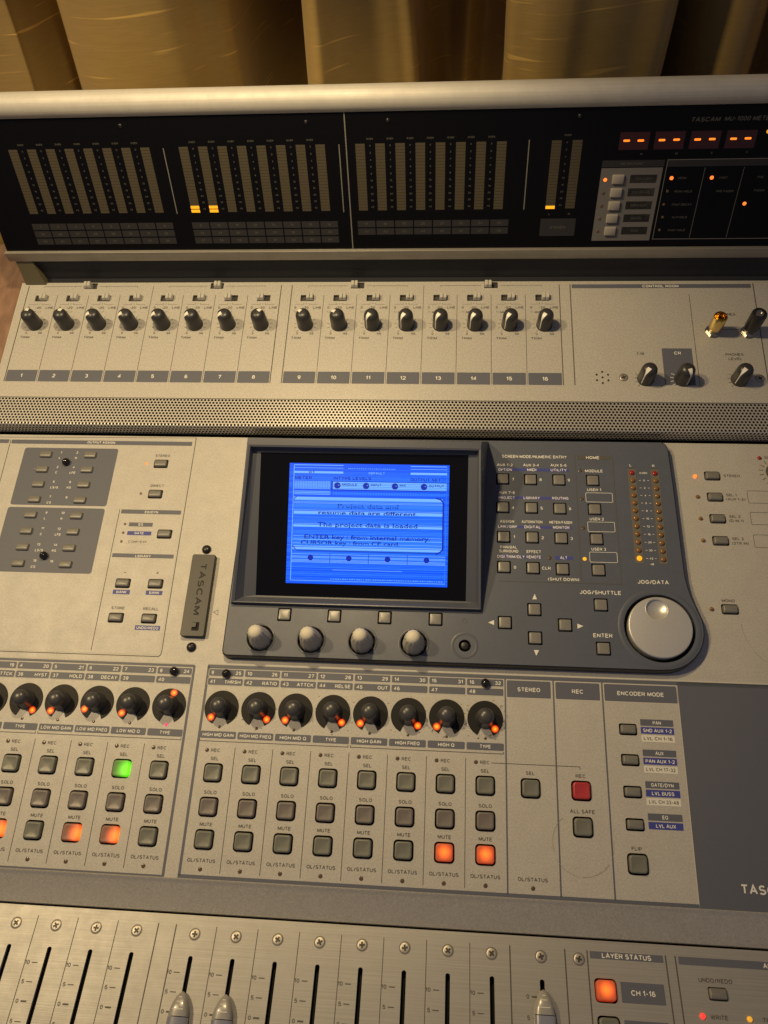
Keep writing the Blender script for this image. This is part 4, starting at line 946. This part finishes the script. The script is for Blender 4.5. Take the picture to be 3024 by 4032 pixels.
for q in range(48): lrect(li, .28 + q * .0145, .955, .287 + q * .0145 + random.uniform(-.002, .004), .960, .2)
dk.path([(sx(.05), sy(.282)), (sx(.035), sy(.30)), (sx(.033), sy(.32))], .5, .25); dk.path([(sx(.92), sy(.275)), (sx(.95), sy(.285)), (sx(.966), sy(.31)), (sx(.968), sy(.69)), (sx(.955), sy(.715)), (sx(.925), sy(.735))], 1.0, .25)
dk.path([(sx(.035), sy(.69)), (sx(.055), sy(.72))], .6, .25); lrect(dk, .06, .724, .93, .731, .24)
for body, s_, t_ in (('Project data and', .50, .352), ('resume data are different.', .50, .410), ('The project data is loaded', .50, .508)):
    set_text(dk, body, sx(s_), sy(t_), 2.9, .26, sx=1.12, width=len(body) * 2.74)
for body, s_, t_ in (('ENTER key : from internal memory.', .105, .612), ('CURSOR key : from CF card.', .085, .660)):
    set_text(dk, body, sx(s_), sy(t_), 2.9, .26, 'L', width=len(body) * 2.72)
t = .30
while t < .70:                                # streaks that break up the lettering
    if random.random() < .16: lrect(mi, .035, t, .962, t + random.choice((.0035, .0045, .005)), .30)
    t += .0095
for mb_, nm, mt in ((mi, 'lcd_mid_band', 'lcdmid'), (li, 'lcd_light_band', 'lcdlight'), (dk, 'lcd_lettering', 'lcddark')): mb_.build(nm, mt, scrn, SM)['kind'] = 'stuff'
# level meters on the housing
mL = [Hh(1057, 303), Hh(1107, 861)]; mR = [Hh(1207, 307), Hh(1263, 868)]
pr = Print(DSP)
mt_strip = mat('meter_strip', (.125, .115, .10), .4); MT['strip'] = mt_strip
for q, (a, b2) in enumerate((mL, mR)):
    MB().box(a[0] - 2.9, b2[1] - 3.5, -.2, a[0] + 2.9, a[1] + 3.5, .12).build('meter_strip', 'strip', con, DSP.M())
    for j in range(12):
        t = j / 11; p = (a[0] + (b2[0] - a[0]) * t, a[1] + (b2[1] - a[1]) * t)
        lit = j == 11 and q == 0
        inst('meter_led', led_meter, 'Lamber' if lit else ('ledredoff' if j == 0 else 'ledamb'), con, DSP.M(p[0], p[1], .1), 'glowing amber level lamp' if lit else None)
        lab = ['OVER', '0', '2', '4', '6', '8', '10', '12', '16', '20', '30', '42'][j]
        if q == 0:
            cm = (p[0] + (mR[0][0] - mL[0][0]) / 2 + .1, p[1] + .1); pr.text('wtext', lab, *cm, 1.5)
            if j:
                for s_ in (-1, 1): pr.line('wtext', (cm[0] + s_ * 2.3, cm[1]), (cm[0] + s_ * 3.6, cm[1]), .3)
    pr.line('dtext', (a[0] - 2.4, a[1] + 4.2), (a[0] + 2.4, a[1] + 4.2), .6); pr.text('wtext', 'LR'[q], a[0] - .4, a[1] + 6.4, 2.1)
pr.text('wtext', '-dB', *Hh(1190, 898), 1.4)
inst('mode_led', led_flat, 'ledoff', con, DSP.M(*Hh(720, 287), .1)); inst('mode_led', led_flat, 'ledoff', con, DSP.M(*Hh(731, 472), .1)); inst('mode_led', led_flat, 'ledoff', con, DSP.M(*Hh(741, 663), .1))
inst('mode_led', led_flat, 'Lamber', con, DSP.M(*Hh(750, 864), .1), 'glowing amber user 3 lamp'); inst('alt_led', led_flat, 'ledoff', con, DSP.M(*Hh(521, 857), .1))
def T(t, x, y, cap=2.0, **k): pr.text('wtext', t, *Hh(x, y), cap * 1.13, **k)
T('SCREEN MODE/NUMERIC ENTRY', 420, 197, 2.2, width=48)
for x0, x1, y in ((182, 648, 282), (182, 648, 466), (188, 666, 657), (184, 470, 850), (555, 675, 858)):
    a = Hh(x0, y - 13); b2 = Hh(x1, y + 13); pr.rect('blabel', a[0], a[1], b2[0], b2[1], .2)
for t, x, y in [('AUX 1-2', 228, 250), ('AUX 3-4', 400, 252), ('AUX 5-6', 579, 253), ('OPTION', 230, 281), ('MIDI', 404, 282), ('UTILITY', 580, 284), ('AUX 7-8', 241, 431), ('PROJECT', 241, 464), ('LIBRARY', 404, 466), ('ROUTING', 591, 468),
                ('ASSIGN', 243, 619), ('AUTOMATION', 406, 622), ('METER/FADER', 594, 626), ('LINK/GRP', 246, 653), ('DIGITAL', 410, 656), ('MONITOR', 597, 659), ('PAN/BAL', 253, 787), ('SURROUND', 254, 813), ('EFFECT', 418, 817), ('DIGI.TRIM/DLY', 269, 849), ('REMOTE', 418, 852), ('ALT', 613, 857),
                ('USER 1', 812, 413), ('USER 2', 829, 604), ('USER 3', 842, 801)]: T(t, x, y, 1.95, width=len(t) * (1.48 if len(t) > 9 else 1.68))
for t, x, y in [('7', 282, 344), ('8', 462, 347), ('9', 646, 350), ('4', 283, 530), ('5', 469, 533), ('6', 655, 537), ('1', 290, 720), ('2', 476, 726), ('3', 665, 731), ('0', 295, 919)]: T(t, x, y, 2.0)
T('CLR', 500, 925, 2.0); T('(SHUT DOWN)', 612, 998, 2.0); T('MODULE', 810, 290, 2.0); T('JOG/DATA', 1197, 1016, 2.5); T('JOG/SHUTTLE', 852, 1084, 2.5); T('ENTER', 869, 1365, 2.5)
a = Hh(700, 190); b2 = Hh(918, 217); pr.rect('dtext', a[0], a[1], b2[0], b2[1], .2); T('HOME', 802, 203, 2.2)
for (x0, y0, x1, y1) in ((756, 432, 934, 495), (769, 622, 949, 689), (781, 819, 965, 889)):
    a = Hh(x0, y0); b2 = Hh(x1, y1); pr.box('wtext', a[0], a[1], b2[0], b2[1], .32, .8)
pr.path('dtext', [Hh(685, 185), Hh(728, 1005)], .5); pr.path('dtext', [Hh(930, 185), Hh(992, 1030), Hh(188, 1008)], .5)
for pts in ([(120, 1279), (158, 1264), (158, 1296)], [(741, 1303), (702, 1287), (703, 1320)], [(423, 1092), (408, 1128), (438, 1128)], [(434, 1497), (418, 1459), (452, 1460)]): pr.poly('wtext', [Hh(*p) for p in pts])
pr.path('dtext', circ(*DSP.uv('G', 1478, 1153), 1.6, 16), .35, True)
pr.emit(top)

# ---- card slot cover with its two screws
def J(x, y, h=0): return MID.uv('J', x, y, h)
out = [J(255, 375, 4.5), J(270, 357, 4.5), J(365, 357, 4.5), J(430, 395, 4.5), J(625, 402, 4.5), J(672, 425, 4.5)]
cu0, cv1 = J(258, 362, 4.5); cu1, cv0 = J(430, 1790, 4.5)
cw = 9.2; cxm = (J(165, 1000, 4.5)[0] + J(560, 1000, 4.5)[0]) / 2; ch = cv1 - cv0
outl = rr(cu1 - cu0 + 15.2 if False else J(575, 1000, 4.5)[0] - J(160, 1000, 4.5)[0], ch, 1.2, 0, 3, cxm, (cv0 + cv1) / 2)
def lift(z, d=0): return [(cxm + (x - cxm) * (1 - d), y, z) for x, y, _ in outl]
cover = MB().rings([lift(0), lift(3.9), lift(4.5, .05)]).build('card_slot_cover', 'cover', con, MID.M(), 40)
mbt = MB(); set_text(mbt, 'TASCAM', cxm + .8, (J(440, 520, 4.5)[1] + J(290, 1420, 4.5)[1]) / 2, 4.6, 4.56, rot=R_(-90), width=J(440, 520, 4.5)[1] - J(290, 1420, 4.5)[1])
mbt.build('embossed_lettering', 'emboss', cover, MID.M())
eb = J(305, 1620, 4.5)
MB().poly(ring2(rr(5.2, 6.2, .4, 0, 2, *eb)), 4.57).build('eject_well', 'black', cover, MID.M()); MB().box(eb[0] - 2.2, eb[1] - .8, 4.2, eb[0] + .6, eb[1] + 2.4, 5.8).build('eject_button', 'cover', cover, MID.M())
bh = MB().lathe([(3.4, 0), (3.4, .8), (3.0, 1.7), (2.2, 2.3), (1.0, 2.6), (.02, 2.65)], 28).mesh('black_screw', 60)
bx_ = MB().box(-1.9, -.35, 2.0, 1.9, .35, 2.62).box(-.35, -1.9, 2.0, .35, 1.9, 2.63).mesh('cross')
for p in (J(505, 285), J(240, 1985)):
    s_ = inst('black_screw', bh, 'bplastic', con, MID.M(*p)); inst('cross_recess', bx_, 'black', s_, MID.M(*p, 0, .5))

# ---- the body below and behind
MB().box(UL + 2, -60, -120, UR - 2, 372, -31).build('chassis', 'case', con, MID.M())
MB().rings([[(UL + 2, y, z) for y, z in [(381, -30), (399, -30), (399, 36), (387, 36), (384, 16), (381, 13)]], [(UR - 2, y, z) for y, z in [(381, -30), (399, -30), (399, 36), (387, 36), (384, 16), (381, 13)]]]).build('rear_recess_wall', 'recess', con, MID.M())  # near-black colour stands in for the shade beneath the bridge
cheek = [(-110, -60), (236, -60), (379.8, -60), (379.8, 14.6), (268, 10.8), (241, 8), (238, -2), (-110, -2)]
for x0 in (UL - .4, UR - 1.2): MB().rings([[(x0, y, z) for y, z in cheek], [(x0 + 2.0, y, z) for y, z in cheek]]).build('side_cheek', 'case', con, MID.M())

# ================================================================= meter bridge
bz = BRG.M(0, -85, 0).translation
br = thing('meter_bridge', 'black meter bridge with silver rails and rows of level meters above the console', 'meter bridge', Matrix.Translation((.1, bz.y, bz.z)))
BU0, BU1 = UL - .5, 520
fc = MB(); fc.box(BU0 + 1, -79.8, -14, 87.0, 25, 0).build('meter_face', 'bface', br, BRG.M())
fc2 = MB(); fc2.box(87.9, -79.8, -14, BU1 - 1, 24, 0).build('meter_face', 'bface', br, BRG.M())
MB().box(87.0, -79.6, -14, 87.9, 24, -.12).build('face_joint', 'bline', br, BRG.M())
# rails: a round top bar and a flat lower strip
def bar_x(prof, name, mt, M): return MB().rings([[(BU0, y, z) for y, z in prof], [(BU1, y, z) for y, z in prof]]).build(name, mt, br, M, 40)
tp2 = [(29.7 - 9.0 * math.cos(R_(a)), -4 + 9.0 * math.sin(R_(a))) for a in range(0, 360, 9)]
bar_x(tp2, 'top_rail', 'rail', BRG.M())
lp = [(-79.9, -14), (-79.9, 3.2), (-80.3, 3.7), (-80.9, 3.6), (-88.4, .4), (-89.2, -.4), (-89.4, -14)]
bar_x(lp, 'lower_rail', 'lrail', BRG.M())
# stand feet under the bridge ends
MT['olive'] = mat('bracket_olive', (.11, .10, .06), .5)
MB().rings([[(x, -89, z) for x, z in [(UL + 4, -1), (UL + 18, -1), (UL + 18, -12), (UL + 4, -12)]], [(x, -112, z) for x, z in [(UL + 4, -4), (UL + 22, -4), (UL + 22, -14), (UL + 4, -14)]]]).build('bridge_bracket', 'olive', br, BRG.M())
pr = Print(BRG)
segm = MB()
NS = 22; seg_h = 49.2 / NS
for q in range(NS): segm.box(-3.5, -49.2 + q * seg_h + .10, -.2, 3.5, -49.2 + (q + 1) * seg_h - .10, .14)
segmesh = segm.mesh('meter'); litm = MB().box(-3.4, .1, -.2, 3.4, 2.35, .22).mesh('segment')
blocks = (-169.0, -35.6, 97.8)
scale = ['0', '2', '4', '6', '8', '12', '16', '20', '30', '42']
def meter(u, lit, lab):
    m_ = inst('level_meter', segmesh, 'bmeter', br, BRG.M(u, 0), lab)
    for q in range(lit): inst('lit_segment', litm, 'Lamber', m_, BRG.M(u, -49.4 + q * 3.0, .05))
for bi, x0 in enumerate(blocks):
    for q in range(8):
        u = x0 + 14.82 * q
        meter(u, 2 if bi == 1 and q < 2 else 0, None)
        if q < 7:
            pr.text('btext', 'OVER', u + 7.4, 3.2, 1.3)
            for k, t in enumerate(scale): pr.text('btext', t, u + 7.4, -1.5 - 46 * k / 9.2, 1.3)
        for r_, nrow in enumerate(range(2 if bi == 2 else 3)):
            n_ = (q + 1 + 8 * bi) + (0, 24, 48)[r_] if bi != 2 else 17 + q + (0, 24)[r_]
            if bi == 1: n_ = (9 + q) + (0, 24, 48)[r_]
            pr.rect('bbox', u - 5.2, -62.3 - 6.1 * r_, u + 8.6, -57.2 - 6.1 * r_, .2); pr.text('btext', str(n_), u + 1.7, -59.75 - 6.1 * r_, 1.9)
for u, a, b2 in ((-51.1, -.8, -50.3), (82.2, -.2, -50.2), (221.2, .7, -49.7)): pr.line('bline', (u, a), (u, b2), .7)
meter(240.95, 1, None); meter(255.75, 0, None)
pr.text('btext', 'OVER', 248.4, 3.4, 1.3)
for k, t in enumerate(scale): pr.text('btext', t, 248.4, -1.5 - 46 * k / 9.2, 1.3)
pr.text('btext', 'L', 240.9, -53.3, 1.7); pr.text('btext', 'R', 255.7, -53.3, 1.7); pr.rect('bbox', 234.8, -70.5, 261.5, -56.9, .3); pr.text('btext', 'STEREO', 248.2, -63.7, 2.1)
pr.text('btext', 'TASCAM', 332.6, 12.2, 3.0, align='L', slant=.2, sx=1.1); pr.text('btext', 'MU-1000 METER UNIT', 355.5, 12.4, 3.0, align='L', slant=.2)
def V4(x, y): return BRG.uv('M4', x, y)
pr.rect('bbox', 275.4, -19.3, 320, -14.6, .3); pr.text('btext', 'METER FUNC', 297, -17, 1.8)
pr.poly('bpanel', [(275.5, -74.6), (319.6, -74.6), (319.6, -20.0), (275.5, -20.0)])
kb = MB().rings([rr(8.6, 6.6, .4, 0, 2), rr(8.4, 6.4, .4, 1.4, 2), rr(7.4, 5.2, .3, 1.9, 2)]).mesh('key', 40)
for q in range(5):
    v = -27.9 - 9.72 * q; inst('meter_key', kb, 'bkey', br, BRG.M(288.5, v))
    pr.rect('btext' if False else 'bbox', 297.2, v - 3.1, 316.6, v + 2.9, .3)
    pr.text('btext', ('CH 1-24', 'CH 25-48', 'MASTER', 'BUSS', 'AUX')[q], 306.9, v, 2.0)
    inst('meter_key_led', led_flat, 'Lorange' if q == 0 else 'ledoff', br, BRG.M(279.3, v - .4), 'glowing orange lamp beside the top key' if q == 0 else None)
pr.path('bline', [(430, -14.7), (322.0, -14.7), (322.0, -73.6), (430, -73.6)], .45)
pr.rect('bbox', 322.4, -19.6, 430, -14.9, .2)
for u in (349.6, 377.2): pr.line('bline', (u, -20.5), (u, -72.5), .3)
for x, y in ((1012, 513), (1282, 510), (1501, 684)): inst('function_led', led_flat, 'Lorange', br, BRG.M(*V4(x, y)), 'glowing orange function lamp')
for t, x, y in (('PEAK', 1085, 512), ('PEAK HOLD', 1090, 602), ('FAST DECAY', 1080, 690), ('CLR HOLD', 1065, 775), ('FAST HOLD', 1045, 862), ('POST', 1360, 510), ('PRE FADER', 1370, 600), ('PRE', 1610, 505), ('FADER', 1600, 595)): pr.text('btext', t, *V4(x, y), 1.6)
for x, y in ((985, 602), (960, 690), (952, 775), (932, 862)): inst('function_led', led_small, 'ledoff', br, BRG.M(*V4(x, y)))
# time display: four red windows, two dashes each
dash = MB().rings([rr(4.6, 1.5, .6, -.1, 3), rr(4.4, 1.3, .6, .25, 3)]).mesh('digit_bar', 40)
for q in range(4):
    u0 = 285.3 + 24.7 * q; wn = MB().box(u0, -7.4, -.5, u0 + 20.7, 4.6, .10).build('digit_window', 'bwell', br, BRG.M())
    for x, y in (((711, 262), (806, 261)), ((948, 258), (1046, 255)), ((1187, 254), (1285, 251)), ((1428, 249), (1525, 246)))[q]: inst('digit_bar', dash, 'Ldigit', wn, BRG.M(*V4(x, y), .12))
    pr.text('btext', 'HMSF'[q], u0 + 17, -10.4, 1.7)
inst('digit_lamp', led_flat, 'Lyellow', br, BRG.M(*V4(1662, 200)), 'small yellow lamp beside the time display')
fs_ = MB().lathe([(1.5, 0), (1.5, .4), (1.0, .9), (.02, 1.0)], 16).mesh('face_screw', 60)
for u, v in ((255.2, 16.0), (59.4, 15.5), (119.15, 15.6), (-80, 15.5)): inst('face_screw', fs_, 'bplastic', br, BRG.M(u, v))
pr.emit(br)
